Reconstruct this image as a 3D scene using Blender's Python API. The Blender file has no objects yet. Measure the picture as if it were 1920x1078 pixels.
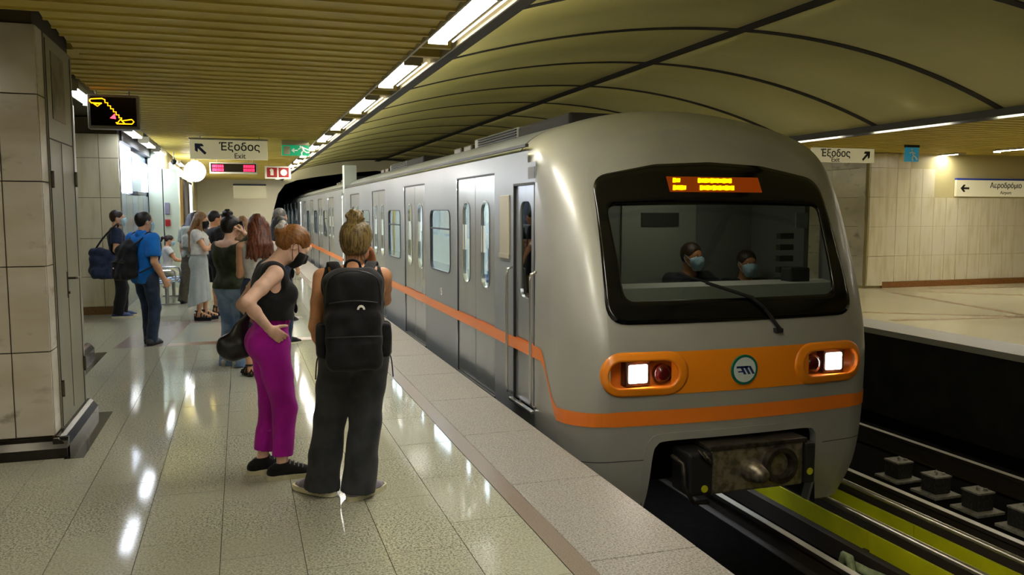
import bpy, bmesh, math, random
import numpy as np
from mathutils import Vector, Matrix
random.seed(7); rng = np.random.default_rng(7)
scn = bpy.context.scene
COL = scn.collection
pi = math.pi

# ------------------------------------------------------------------ camera
FPX = 1560.0; CAMH = 1.7
pitch = math.atan(144 / FPX); yaw = math.atan(510 * math.cos(pitch) / FPX)
cam_d = bpy.data.cameras.new('camera'); cam = bpy.data.objects.new('camera', cam_d); COL.objects.link(cam)
cam_d.sensor_width = 36; cam_d.lens = 36 * FPX / 1920; cam_d.clip_start = 0.05; cam_d.clip_end = 200
cam.location = (0, 0, CAMH); cam.rotation_euler = (pi / 2 - pitch, 0, -yaw)
scn.camera = cam
# ------------------------------------------------------------------ world, exposure
w = bpy.data.worlds.new('world'); scn.world = w; w.use_nodes = True
w.node_tree.nodes['Background'].inputs[0].default_value = (0.9, 0.86, 0.7, 1)
w.node_tree.nodes['Background'].inputs[1].default_value = 0.02
scn.view_settings.view_transform = 'Standard'; scn.view_settings.look = 'None'
scn.view_settings.exposure = 1.6; scn.view_settings.gamma = 1.0; scn.view_settings.use_curve_mapping = False
LAMP = 17.0

# ------------------------------------------------------------------ materials
def lin(c):
    if isinstance(c, str): c = [int(c[i:i + 2], 16) / 255 for i in (0, 2, 4)]
    return tuple(((x / 12.92) if x <= .04045 else ((x + .055) / 1.055) ** 2.4) for x in c)
def mat(name, col, rough=.5, metal=0., spec=.5, noise=None, bump=None, emit=None, alpha=None, trans=0, coat=0, sheen=0):
    """noise: list of (scale, colour2, lo, hi) mixed over the base; bump: (scale, strength)"""
    m = bpy.data.materials.new(name); m.use_nodes = True
    nt = m.node_tree; b = nt.nodes['Principled BSDF']
    c = lin(col); b.inputs['Base Color'].default_value = (*c, 1)
    b.inputs['Roughness'].default_value = rough; b.inputs['Metallic'].default_value = metal
    b.inputs['Specular IOR Level'].default_value = spec
    if coat: b.inputs['Coat Weight'].default_value = coat; b.inputs['Coat Roughness'].default_value = .15
    if sheen: b.inputs['Sheen Weight'].default_value = sheen
    if trans: b.inputs['Transmission Weight'].default_value = trans
    if alpha is not None: b.inputs['Alpha'].default_value = alpha
    tc = None
    if noise or bump:
        tc = nt.nodes.new('ShaderNodeNewGeometry')
    if noise:
        prev = None
        for (sc, c2, lo, hi) in noise:
            sx = sc if isinstance(sc, tuple) else (sc, sc, sc)
            mp = nt.nodes.new('ShaderNodeMapping'); mp.inputs['Scale'].default_value = sx
            nt.links.new(tc.outputs['Position'], mp.inputs['Vector'])
            n = nt.nodes.new('ShaderNodeTexNoise'); n.inputs['Scale'].default_value = 1; n.inputs['Detail'].default_value = 3
            nt.links.new(mp.outputs['Vector'], n.inputs['Vector'])
            r = nt.nodes.new('ShaderNodeMapRange'); r.inputs['From Min'].default_value = lo; r.inputs['From Max'].default_value = hi
            nt.links.new(n.outputs['Fac'], r.inputs['Value'])
            mx = nt.nodes.new('ShaderNodeMix'); mx.data_type = 'RGBA'
            nt.links.new(r.outputs['Result'], mx.inputs['Factor'])
            if prev is None: mx.inputs['A'].default_value = (*c, 1)
            else: nt.links.new(prev, mx.inputs['A'])
            mx.inputs['B'].default_value = (*lin(c2), 1); prev = mx.outputs['Result']
        nt.links.new(prev, b.inputs['Base Color'])
    if bump:
        n = nt.nodes.new('ShaderNodeTexNoise'); n.inputs['Scale'].default_value = bump[0]; n.inputs['Detail'].default_value = 2
        nt.links.new(tc.outputs['Position'], n.inputs['Vector'])
        bp = nt.nodes.new('ShaderNodeBump'); bp.inputs['Strength'].default_value = bump[1]; bp.inputs['Distance'].default_value = .01
        nt.links.new(n.outputs['Fac'], bp.inputs['Height']); nt.links.new(bp.outputs['Normal'], b.inputs['Normal'])
    if emit:
        b.inputs['Emission Color'].default_value = (*lin(emit[0]), 1); b.inputs['Emission Strength'].default_value = emit[1]
    return m
def glassmat(name, tint, alpha, rough=.02, spec=.6):
    m = bpy.data.materials.new(name); m.use_nodes = True; nt = m.node_tree
    nt.nodes.remove(nt.nodes['Principled BSDF'])
    t = nt.nodes.new('ShaderNodeBsdfTransparent'); t.inputs[0].default_value = (*lin(tint), 1)
    g = nt.nodes.new('ShaderNodeBsdfGlossy'); g.inputs['Roughness'].default_value = rough; g.inputs[0].default_value = (.8, .85, .85, 1)
    lw = nt.nodes.new('ShaderNodeLayerWeight'); lw.inputs['Blend'].default_value = .5
    fr = nt.nodes.new('ShaderNodeMath'); fr.operation = 'POWER'; fr.inputs[1].default_value = 5.0
    nt.links.new(lw.outputs['Facing'], fr.inputs[0])
    ad = nt.nodes.new('ShaderNodeMath'); ad.operation = 'ADD'; ad.inputs[1].default_value = alpha
    nt.links.new(fr.outputs[0], ad.inputs[0])
    mx = nt.nodes.new('ShaderNodeMixShader')
    nt.links.new(ad.outputs[0], mx.inputs[0]); nt.links.new(t.outputs[0], mx.inputs[1]); nt.links.new(g.outputs[0], mx.inputs[2])
    nt.links.new(mx.outputs[0], nt.nodes['Material Output'].inputs[0])
    return m

M = {}
M['tile'] = mat('floor_granite', 'b3b29c', .075, spec=.07, noise=[(75, '77756a', .46, .60), (130, '57564d', .55, .66), (110, 'c9c6b4', .54, .66), (.9, 'a3a18e', .4, .7)])
M['grout'] = mat('grout', '4a483f', .9, spec=.1)
M['edge'] = mat('edge_granite', '928d86', .5, noise=[(80, '6b665f', .47, .62), (120, 'b5afa6', .53, .66)])
M['brownband'] = mat('brown_granite_band', '857668', .3, noise=[(160, '5e5145', .5, .66)])
M['mauve'] = mat('mauve_granite', '9c8f88', .15, noise=[(140, '786b66', .5, .65)])
M['brownstone'] = mat('brown_stone', '7d5a30', .35, noise=[(90, '5c3f1d', .48, .62)])
M['marble'] = mat('marble', 'd3ccbf', .22, spec=.5, noise=[((1.2, 1.2, 3.2), 'b7ab93', .42, .7), ((5, 5, 9), '9a8f7c', .60, .75), (1.1, 'd8d2c4', .5, .7)])
M['marble2'] = mat('marble_cream', 'd6ceae', .24, spec=.5, noise=[((9, 9, 1.3), 'c4b993', .45, .72), ((1.5, 1.5, 1.5), 'd8d0b4', .5, .7)])
M['marblegap'] = mat('marble_joint', '5a523f', .9)
M['door'] = mat('grey_steel_door', '8f8d78', .38, metal=.0, noise=[(2.0, '85826c', .4, .7)])
M['doordark'] = mat('dark_rubber', '15140f', .6)
M['hinge'] = mat('hinge_steel', '55503f', .4, metal=.7)
M['skirt'] = mat('steel_skirting', '3c3a36', .22, metal=.75, noise=[(6, '2a2926', .45, .65)])
M['blackstone'] = mat('black_stone', '191816', .12, noise=[(200, '2c2b28', .55, .7)])
M['slat'] = mat('ceiling_baffle', 'cdbb5e', .45, noise=[(1.0, 'c3b056', .4, .7)])
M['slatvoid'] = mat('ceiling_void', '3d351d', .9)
M['chan'] = mat('lamp_channel', 'a39b7e', .35)
M['fascia'] = mat('dark_fascia', '34342e', .6)
M['vault'] = mat('vault_panel', 'c9c384', .55, noise=[(.7, 'bfb97b', .4, .7), (9, 'c4be80', .5, .75)])
M['rib'] = mat('vault_joint', '0c0b09', .8)
M['lamp'] = mat('lamp_diffuser', 'ffffff', .5, emit=('fffaf0', LAMP))
M['lampdim'] = mat('lamp_diffuser_dim', 'ffffff', .5, emit=('fff6e0', LAMP * .7))
M['lampcool'] = mat('lamp_diffuser_cool', 'ffffff', .5, emit=('eaf2ff', LAMP * .5))
M['strip'] = mat('tube_lamp', 'ffffff', .5, emit=('fff3d8', LAMP * .2))
M['cove'] = mat('cove_tube', 'ffffff', .5, emit=('fff6d0', 20.0)); M['strip2'] = mat('opposite_tube', 'ffffff', .5, emit=('fff6e0', 16.0))
M['creamwall'] = mat('cream_paint', 'c9bf8c', .5, noise=[(.8, 'bcb17c', .4, .7)])
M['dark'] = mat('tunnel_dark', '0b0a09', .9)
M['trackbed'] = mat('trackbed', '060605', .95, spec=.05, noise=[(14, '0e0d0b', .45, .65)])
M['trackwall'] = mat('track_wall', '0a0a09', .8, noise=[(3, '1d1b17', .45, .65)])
M['steel'] = mat('steel', 'b5b7b4', .3, metal=.85)
M['rail'] = mat('rail_steel', 'b9b6ad', .28, metal=.9); M['railtop'] = mat('rail_polished', 'c9c6ba', .35, metal=.35)
M['railside'] = mat('rail_rust', '2b241d', .7)
M['yellow'] = mat('yellow_cover', 'c6c814', .45, noise=[(3, 'b4b610', .4, .7)])
M['block'] = mat('rubber_block', '2a2926', .6, noise=[(40, '45443e', .5, .7)])
M['plate'] = mat('base_plate', '9a988c', .5, noise=[(30, '7b796f', .45, .65)])
M['signwhite'] = mat('sign_white', 'cfc8a4', .35, emit=('d6cfa8', .09))  # faint glow added because the sign panels come out dim
M['signframe'] = mat('sign_frame', '9a988c', .4, metal=.2)
M['navy'] = mat('navy_ink', '1a2350', .5)
M['blue'] = mat('blue_band', '2b3fa0', .4)
M['ink'] = mat('black_ink', '1c1a14', .5)
M['black'] = mat('black_plastic', '0d0d0d', .35)
M['screen'] = mat('dark_screen', '0a0707', .15)
M['amber'] = mat('amber_led', 'ffb000', .5, emit=('ff9a08', 1.5))
M['redled'] = mat('red_led', 'ff2050', .5, emit=('ff1838', 1.6))
M['green'] = mat('exit_green', '007a4c', .4, emit=('007a4c', .35))
M['cyan'] = mat('exit_cyan', '1f7f9c', .4, emit=('1f7f9c', .12))
M['red'] = mat('sign_red', '9c1410', .4)
M['white'] = mat('plain_white', 'e8e6de', .4)
M['benchblue'] = mat('bench_blue', '34507e', .3, metal=.4)
M['benchwire'] = mat('bench_wire', '8fa0b4', .3, metal=.6)
M['palegreen'] = mat('pale_green_panel', 'b9c4b0', .35)
M['bluepanel'] = mat('blue_steel_panel', '8493b8', .15, metal=.6)
M['greysteel'] = mat('brushed_panel', 'a3a6a8', .2, metal=.7)
M['lightbox'] = mat('lightbox', 'ffffff', .5, emit=('dfeaff', 2.6))
M['lightbox2'] = mat('lightbox_warm', 'ffffff', .5, emit=('fff0d8', 2.2))
M['globe'] = mat('globe', 'ffffff', .5, emit=('ffffff', 14.0))
M['adyellow'] = mat('ad_yellow', 'c9962c', .4); M['adgrey'] = mat('ad_grey', '7b7888', .4); M['adwhite'] = mat('ad_white', 'e8e8ee', .4, emit=('e8e8ff', .8))

# ------------------------------------------------------------------ mesh helpers
def new_obj(name, me, parent=None, m=None, smooth=False):
    o = bpy.data.objects.new(name, me); COL.objects.link(o)
    if m is not None:
        if isinstance(m, (list, tuple)):
            for k in m: me.materials.append(k)
        else: me.materials.append(m)
    if smooth:
        me.polygons.foreach_set('use_smooth', [True] * len(me.polygons))
    if parent is not None: o.parent = parent
    return o
def mesh(name, v, f, m=None, parent=None, smooth=False):
    me = bpy.data.meshes.new(name); me.from_pydata([tuple(map(float, p)) for p in v], [], f); me.update()
    return new_obj(name, me, parent, m, smooth)
def tag(o, label=None, cat=None, group=None, kind=None):
    if label: o['label'] = label
    if cat: o['category'] = cat
    if group: o['group'] = group
    if kind: o['kind'] = kind
    return o
def empty(name, loc=(0, 0, 0), rz=0, label=None, cat=None, group=None):
    o = bpy.data.objects.new(name, None); COL.objects.link(o); o.location = loc; o.rotation_euler.z = rz
    o.empty_display_size = .1
    return tag(o, label, cat, group)
class MB:
    """collects shapes into one mesh"""
    def __init__(s): s.v = []; s.f = []; s.mi = []
    def add(s, v, f, mi=0):
        n = len(s.v); s.v += [tuple(map(float, p)) for p in v]; s.f += [tuple(i + n for i in q) for q in f]; s.mi += [mi] * len(f); return s
    def box(s, x0, x1, y0, y1, z0, z1, mi=0, bev=0):
        if bev <= 0:
            v = [(x, y, z) for z in (z0, z1) for y in (y0, y1) for x in (x0, x1)]
            return s.add(v, [(0, 2, 3, 1), (4, 5, 7, 6), (0, 1, 5, 4), (2, 6, 7, 3), (0, 4, 6, 2), (1, 3, 7, 5)], mi)
        bm = bmesh.new(); r = bmesh.ops.create_cube(bm, size=1)
        for q in bm.verts: q.co = ((x0 + x1) / 2 + q.co.x * (x1 - x0), (y0 + y1) / 2 + q.co.y * (y1 - y0), (z0 + z1) / 2 + q.co.z * (z1 - z0))
        bmesh.ops.bevel(bm, geom=list(bm.edges), offset=bev, segments=2, affect='EDGES', profile=.5)
        bm.verts.index_update()
        s.add([q.co[:] for q in bm.verts], [[q.index for q in fa.verts] for fa in bm.faces], mi); bm.free(); return s
    def cyl(s, a, b, r, n=12, r2=None, mi=0):
        a = Vector(a); b = Vector(b); d = (b - a).normalized(); r2 = r if r2 is None else r2
        u = d.orthogonal().normalized(); w_ = d.cross(u); v = []
        for c, rr in ((a, r), (b, r2)):
            for i in range(n):
                t = 2 * pi * i / n; v.append(c + u * math.cos(t) * rr + w_ * math.sin(t) * rr)
        f = [(i, (i + 1) % n, n + (i + 1) % n, n + i) for i in range(n)] + [tuple(range(n))[::-1], tuple(range(n, 2 * n))]
        return s.add(v, f, mi)
    def tube(s, pts, r, n=8, mi=0, caps=True, flat=1.0, side=None):
        pts = [Vector(p) for p in pts]; rs = r if isinstance(r, (list, tuple)) else [r] * len(pts); v = []; f = []
        u = None
        for i, p in enumerate(pts):
            d = (pts[min(i + 1, len(pts) - 1)] - pts[max(i - 1, 0)]).normalized()
            if side is not None: u = (Vector(side) - d * Vector(side).dot(d)).normalized()
            elif u is None: u = d.orthogonal().normalized()
            else: u = (u - d * u.dot(d)).normalized()
            w_ = d.cross(u)
            for k in range(n):
                t = 2 * pi * k / n; v.append(p + u * math.cos(t) * rs[i] + w_ * math.sin(t) * rs[i] * flat)
        for i in range(len(pts) - 1):
            for k in range(n): f.append((i * n + k, i * n + (k + 1) % n, (i + 1) * n + (k + 1) % n, (i + 1) * n + k))
        if caps: f += [tuple(range(n))[::-1], tuple(range((len(pts) - 1) * n, len(pts) * n))]
        return s.add(v, f, mi)
    def prism(s, poly, a0, a1, axis='y', mi=0):
        """poly: list of 2D points in the plane normal to axis (x: (y,z); y: (x,z); z: (x,y))"""
        n = len(poly)
        def P(q, t): return {'x': (t, q[0], q[1]), 'y': (q[0], t, q[1]), 'z': (q[0], q[1], t)}[axis]
        v = [P(q, a0) for q in poly] + [P(q, a1) for q in poly]
        f = [(i, (i + 1) % n, n + (i + 1) % n, n + i) for i in range(n)] + [tuple(range(n))[::-1], tuple(range(n, 2 * n))]
        return s.add(v, f, mi)
    def sphere(s, c, r, nu=16, nv=10, mi=0, sc=(1, 1, 1)):
        v = []; f = []
        for j in range(nv + 1):
            ph = pi * j / nv
            for i in range(nu):
                t = 2 * pi * i / nu; v.append((c[0] + r * sc[0] * math.sin(ph) * math.cos(t), c[1] + r * sc[1] * math.sin(ph) * math.sin(t), c[2] + r * sc[2] * math.cos(ph)))
        for j in range(nv):
            for i in range(nu): f.append((j * nu + i, (j + 1) * nu + i, (j + 1) * nu + (i + 1) % nu, j * nu + (i + 1) % nu))
        return s.add(v, f, mi)
    def build(s, name, m=None, parent=None, smooth=False, **kw):
        me = bpy.data.meshes.new(name); me.from_pydata(s.v, [], s.f)
        o = new_obj(name, me, parent, m, smooth)
        if isinstance(m, (list, tuple)): me.polygons.foreach_set('material_index', s.mi)
        bm = bmesh.new(); bm.from_mesh(me); bmesh.ops.recalc_face_normals(bm, faces=bm.faces); bm.to_mesh(me); bm.free()
        me.update(); return tag(o, **kw)
def box(name, x0, x1, y0, y1, z0, z1, m, parent=None, bev=0, **kw):
    return MB().box(x0, x1, y0, y1, z0, z1, 0, bev).build(name, m, parent, **kw)
def share(name, src, loc, parent, m=None):
    o = bpy.data.objects.new(name, src.data); COL.objects.link(o); o.location = loc
    if parent is not None: o.parent = parent
    return o
def rrect(w, h, r, n=6, x=0, z=0):
    """rounded rectangle outline, counter-clockwise from right-bottom"""
    out = []
    for (cx, cz, a0) in ((w / 2 - r, -h / 2 + r, -pi / 2), (w / 2 - r, h / 2 - r, 0), (-w / 2 + r, h / 2 - r, pi / 2), (-w / 2 + r, -h / 2 + r, pi)):
        for i in range(n + 1):
            t = a0 + i * pi / 2 / n; out.append((x + cx + r * math.cos(t), z + cz + r * math.sin(t)))
    return out
def rpoly(pts, r, n=6):
    """round the corners of a polygon; r scalar or list"""
    out = []; N = len(pts); rs = r if isinstance(r, (list, tuple)) else [r] * N
    for i in range(N):
        p = Vector(pts[i]); a = (Vector(pts[i - 1]) - p); b = (Vector(pts[(i + 1) % N]) - p)
        la, lb = a.length, b.length; a.normalize(); b.normalize()
        ang = a.angle(b); t = min(rs[i] / math.tan(ang / 2), la * .45, lb * .45)
        p0 = p + a * t; p1 = p + b * t
        for k in range(n + 1):
            u = k / n; out.append(tuple(p0 * (1 - u) ** 2 + p * 2 * u * (1 - u) + p1 * u * u))
    return out
def text(body, size, loc, rot, m, parent=None, name='lettering', align='CENTER', ext=.002, sx=1.0, bold=0.0):
    c = bpy.data.curves.new('font', 'FONT'); c.body = body; c.size = size; c.align_x = align; c.align_y = 'CENTER'; c.extrude = ext; c.resolution_u = 3; c.offset = bold
    o = bpy.data.objects.new('font', c); COL.objects.link(o); bpy.context.view_layer.update()
    me = bpy.data.meshes.new_from_object(o.evaluated_get(bpy.context.evaluated_depsgraph_get()))
    bpy.data.objects.remove(o); me.name = name; me.materials.clear()
    R = Matrix.Translation(loc) @ rot.to_4x4() @ Matrix.Diagonal((sx, 1, 1, 1)); me.transform(R)
    return new_obj(name, me, parent, m)
FACE_CAM = Matrix(((1, 0, 0), (0, 0, -1), (0, 1, 0)))       # text readable when seen from -Y

# ------------------------------------------------------------------ platform floor
Y0P, Y1P = -6.0, 36.0
XE = 2.16
EZ = -1.25           # track bed level
fl = MB().box(-6, 1.445, Y0P, Y1P, -.3, -.006).build('floor_platform', M['grout'], kind='structure', label='speckled beige granite platform floor on the near side')
colX = [1.44 - .395 * k for k in range(0, 12)]
offs = {0: 5.88, 1: 5.57, 2: 6.30, 3: 5.75, 4: 6.05, 5: 6.35, 6: 5.66, 7: 6.2, 8: 5.8, 9: 6.3, 10: 5.9}
proto = {}
def tile_mesh(w_, l_):
    k = (round(w_, 3), round(l_, 3))
    if k not in proto: 
        b = MB(); b.box(0, w_, 0, l_, -.02, 0); me = bpy.data.meshes.new('tile'); me.from_pydata(b.v, [], b.f); me.materials.append(M['tile']); proto[k] = me
    return proto[k]
YT = 20.0
INLAY_Y = (10.9, 13.9)
for k in range(11):
    x0 = colX[k + 1] + .002; w_ = .395 - .004; y = offs[k] - .79 * 8
    while y < YT:
        ya, yb = max(y, -.4), min(y + .79, YT)
        if yb - ya > .05:
            o = bpy.data.objects.new('tile', tile_mesh(w_, yb - ya - .004)); COL.objects.link(o); o.location = (x0, ya, 0); o.parent = fl
        y += .79
far = MB()
far.box(-6, colX[11] - .002, Y0P, Y1P, -.02, 0)
far.box(colX[11], 1.44, YT + .002, Y1P, -.02, 0); far.box(colX[11], 1.44, Y0P, -.402, -.02, 0)
tag(far.build('distant_tiling', M['tile'], fl), kind='stuff')
# decorative inlay, a hair proud of the tiles
def flat(name, pts, m, parent, z0=-.004, z1=.0008):
    return MB().prism(pts, z0, z1, 'z').build(name, m, parent)
flat('inlay_band', [(-1.36, 13.75), (-.74, 13.75), (-.93, 11.2), (-1.55, 11.2)], M['mauve'], fl)
flat('inlay_band', [(-.74, 13.75), (.9, 13.75), (.9, 13.45), (-.76, 13.45)], M['mauve'], fl)
flat('inlay_strip', [(-.93, 11.45), (1.2, 11.45), (1.2, 11.2), (-.93, 11.2)], M['brownstone'], fl)
flat('inlay_panel', [(-.72, 13.43), (.88, 13.43), (.88, 11.48), (-.89, 11.48)], mat('pale_granite', 'b4b8ac', .12, noise=[(150, '8c8e84', .52, .66)]), fl)
# brown strip and granite edge slabs
ed = MB().box(1.445, XE - .04, Y0P, Y1P, -.3, -.02).build('trim_1', M['grout'], kind='structure', label='grey granite edging along the near platform edge')
MB().box(1.443, 1.558, Y0P, Y1P, -.02, .0005).build('brown_strip', M['brownband'], ed)
slab = None; y = -6.0
while y < Y1P - .1:
    if slab is None:
        slab = MB().box(1.561, XE, 0, 1.196, -.06, .001, 0, .006).build('edge_slab', M['edge'], ed); slab.location = (0, y, 0)
    else: share('edge_slab', slab, (0, y, 0), ed)
    y += 1.2
# platform face and track bed
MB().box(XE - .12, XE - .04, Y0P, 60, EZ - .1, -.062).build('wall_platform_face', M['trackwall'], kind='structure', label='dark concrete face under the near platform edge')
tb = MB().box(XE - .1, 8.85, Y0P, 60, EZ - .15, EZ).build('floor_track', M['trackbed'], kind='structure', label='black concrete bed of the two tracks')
# opposite platform
XO = 8.7
MB().box(XO + .08, 24, Y0P, Y1P, EZ - .1, -.02).build('wall_opposite_face', M['trackwall'], kind='structure', label='dark concrete face under the far platform edge')
fo = MB().box(XO + .7, 24, Y0P, Y1P, -.02, 0).build('floor_opposite', mat('cream_floor', 'c4bd9c', .22, noise=[(120, 'a9a284', .52, .66), (.8, 'b9b18f', .4, .7)]), kind='structure', label='pale cream floor of the opposite platform')
eo = MB().box(XO, XO + .7, Y0P, Y1P, -.08, .001).build('trim_2', mat('edge_grey', 'a9a8a6', .45, noise=[(120, '8a8986', .5, .66)]), kind='structure', label='grey granite edging of the opposite platform')
def band(a, b, wd, name='inlay_strip'):
    a = Vector(a); b = Vector(b); d = (b - a).normalized(); n_ = Vector((-d.y, d.x)) * wd / 2
    flat(name, [tuple(a + n_), tuple(b + n_), tuple(b - n_), tuple(a - n_)], M['brownopp'], fo, -.01, .001)
M['brownopp'] = mat('brown_inlay', '9c7f58', .3)
for a, b in (((9.75, 11.5), (12.1, 10.0)), ((12.1, 10.0), (12.9, 14.0)), ((12.1, 10.0), (9.6, 10.4)), ((13.6, 14.0), (16.8, 11.0)), ((14.3, 14.3), (20, 13.9)), ((9.7, 17), (9.75, 11.5))): band(a, b, .16)

# ------------------------------------------------------------------ baffle ceiling, lamp channel
ZC = 3.0
PX0, PX1, PY0, PY1 = -6.0, -1.27, 6.38, 7.62      # pillar footprint
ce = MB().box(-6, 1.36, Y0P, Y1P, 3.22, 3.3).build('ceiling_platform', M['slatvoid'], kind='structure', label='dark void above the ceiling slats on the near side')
def slat_mesh(xa, xb):
    b = MB(); b.prism([(-.228, 3.0), (0, 2.968), (0, 2.953), (.026, 2.953), (.026, 3.05), (-.228, 3.05)], xa, xb, 'x'); me = bpy.data.meshes.new('slat'); me.from_pydata(b.v, [], b.f); me.materials.append(M['slat']); return me
sm_full = slat_mesh(-6, 1.33); sm_pil = slat_mesh(-1.2, 1.33); sm_rec = slat_mesh(-1.45, 1.33)
y = -5.9
while y < Y1P - .1:
    me = sm_full
    if 6.2 < y < 7.75: me = sm_pil
    elif y > 7.75: me = sm_rec
    o = bpy.data.objects.new('slat', me); COL.objects.link(o); o.location = (0, y, 0); o.parent = ce
    y += .265
ch = MB().box(1.332, 1.35, Y0P, Y1P, 2.945, 3.12).box(1.608, 1.622, Y0P, Y1P, 2.95, 3.12).box(1.335, 1.62, Y0P, Y1P, 3.12, 3.14).build('trim_3', M['chan'], kind='structure', label='pale metal channel of lamps along the ceiling edge')
cs = None
for k in range(18):
    yk = -4.57 + 2.36 * k
    for dy in (.12, .36):
        nm = MB().box(1.352, 1.606, -.03, .03, 2.96, 3.1)
        if cs is None: cs = nm.build('channel_slat', M['slat'], ch); cs.location = (0, yk + 1.43 + dy * 1.6, 0)
        else: share('channel_slat', cs, (0, yk + 1.43 + dy * 1.6, 0), ch)
lampn = 0
def lamp_panel(x0, x1, y0, y1, z, label, group, m=None, name='ceiling_lamp'):
    e = empty(name, ((x0 + x1) / 2, (y0 + y1) / 2, z), 0, label, 'lamp', group)
    X, Y = (x1 - x0) / 2, (y1 - y0) / 2
    fr = MB(); fr.box(-X - .015, -X, -Y - .02, Y + .02, -.005, .09).box(X, X + .015, -Y - .02, Y + .02, -.005, .09).box(-X, X, -Y - .02, -Y, -.03, .09).box(-X, X, Y, Y + .02, -.03, .09).box(-X, X, -Y, Y, .07, .09)
    fr.build('frame', M['chan'], e)
    d = MB().box(-X, X, -Y, Y, .0, .012).build('diffuser', m or M['lamp'], e)
    return e
ords = ['first', 'second', 'third', 'fourth', 'fifth', 'sixth', 'seventh', 'eighth', 'ninth', 'tenth', 'eleventh', 'twelfth', 'thirteenth', 'fourteenth', 'fifteenth', 'sixteenth']
seen = 0
for k in range(17):
    y0 = -4.57 + 2.36 * k - .0
    if y0 + 1.4 > 35.6: break
    if y0 + 1.38 > 4.2:
        lab = f'{ords[seen]} bright rectangular ceiling lamp from the front in the row above the platform edge'; seen += 1
    else: lab = 'bright rectangular ceiling lamp above the platform edge, nearer than the picture shows'
    lamp_panel(1.375, 1.525, y0, y0 + 1.38, 2.975, lab, 'lamps over the platform edge')
    tubee = MB().box(1.568, 1.58, y0 + .0, y0 + 1.42, 2.975, 2.981).build('tube_lamp', M['strip'])
    tag(tubee, lab.replace('bright rectangular ceiling lamp', 'thin bright tube lamp'), 'lamp', 'tube lamps along the dark fascia')
MB().prism([(1.624, 2.95), (1.718, 2.95), (1.718, 2.985), (1.71, 2.985), (1.71, 2.962), (1.634, 2.962), (1.634, 3.12), (1.624, 3.12)], Y0P, Y1P, 'y').build('trim_4', M['fascia'], kind='structure', label='dark grey fascia between ceiling lamps and vault')
for k in range(10):
    tag(MB().box(1.65, 1.68, Y0P + .2 + 4.18 * k, Y0P + 4.2 + 4.18 * k, 2.985, 3.005).build('cove_lamp', M['cove']), 'unseen cove tube lamp tucked behind the dark fascia that lights the vault', 'lamp', 'cove lamps behind the fascia')  # unseen tubes, inferred from the bright vault edge and added to light it
# vault over the tracks
VX0, VX1, VXC = 1.69, 9.62, 5.62
def vz(x):
    return 3.80 - (.0413 if x < 5.695 else .0493) * (x - 5.695) ** 2
vb = []
N = 24
va = MB()
for i in range(N):
    xa = VX0 + (VX1 - VX0) * i / N; xb = VX0 + (VX1 - VX0) * (i + 1) / N
    va.add([(xa, Y0P, vz(xa) + .05), (xb, Y0P, vz(xb) + .05), (xb, 36, vz(xb) + .05), (xa, 36, vz(xa) + .05)], [(0, 1, 2, 3)])
vault = va.build('ceiling_vault', M['rib'], kind='structure', label='curved beige vault panels over the tracks with black joints')
def vault_panel(xa, xb, ln):
    n = 14; b = MB(); v = []; f = []
    for j, (yy, dz) in enumerate(((0, 0), (ln, 0))):
        for i in range(n + 1):
            x = xa + (xb - xa) * i / n; v.append((x, yy, vz(x)))
    for j, yy in enumerate((0, ln)):
        for i in range(n + 1):
            x = xa + (xb - xa) * i / n; v.append((x, yy, vz(x) + .03))
    m_ = n + 1
    for i in range(n):
        f.append((i, i + 1, m_ + i + 1, m_ + i)); f.append((2 * m_ + i, 3 * m_ + i, 3 * m_ + i + 1, 2 * m_ + i + 1))
        f.append((i, 2 * m_ + i, 2 * m_ + i + 1, i + 1)); f.append((m_ + i, m_ + i + 1, 3 * m_ + i + 1, 3 * m_ + i))
    f.append((0, m_, 3 * m_, 2 * m_)); f.append((n, 2 * m_ + n, 3 * m_ + n, m_ + n))
    b.add(v, f); return b
pl = pr = None; y = 8.63 - 2.3 * 6
while y < 35.9:
    ln = 2.3 - .075
    if y + 2.3 > 36.1: break
    if pl is None:
        pl = vault_panel(VX0, VXC - .07, ln).build('vault_panel', M['vault'], vault, True); pr = vault_panel(VXC + .07, VX1, ln).build('vault_panel', M['vault'], vault, True)
        for o in (pl, pr):
            o.location = (0, y + .037, 0)
            mod = None
    else:
        share('vault_panel', pl, (0, y + .037, 0), vault); share('vault_panel', pr, (0, y + .037, 0), vault)
    y += 2.3
for me in (pl.data, pr.data):
    me.polygons.foreach_set('use_smooth', [False] * len(me.polygons))
    for p in me.polygons:
        if abs(p.normal.y) < .5 and abs(p.normal.x) < .6: p.use_smooth = True
jm = MB(); nn = 28
for i in range(nn):
    xa = VX0 + (VX1 - VX0) * i / nn; xb = VX0 + (VX1 - VX0) * (i + 1) / nn
    for dz in (-.006, .02): jm.add([(xa, -.06, vz(xa) + dz), (xb, -.06, vz(xb) + dz), (xb, .06, vz(xb) + dz), (xa, .06, vz(xa) + dz)], [(0, 1, 2, 3)])
    jm.add([(xa, -.06, vz(xa) - .006), (xb, -.06, vz(xb) - .006), (xb, -.06, vz(xb) + .02), (xa, -.06, vz(xa) + .02)], [(0, 1, 2, 3)])
js = None; y = 8.63 - 2.3 * 6
while y < 35.9:
    if js is None: js = jm.build('joint_strip', M['rib'], vault); js.location = (0, y, 0)
    else: share('joint_strip', js, (0, y, 0), vault)
    y += 2.3
MB().box(VXC - .095, VXC + .095, Y0P, 35.9, vz(VXC) - .008, vz(VXC) + .02).build('centre_joint', M['rib'], vault)
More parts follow.
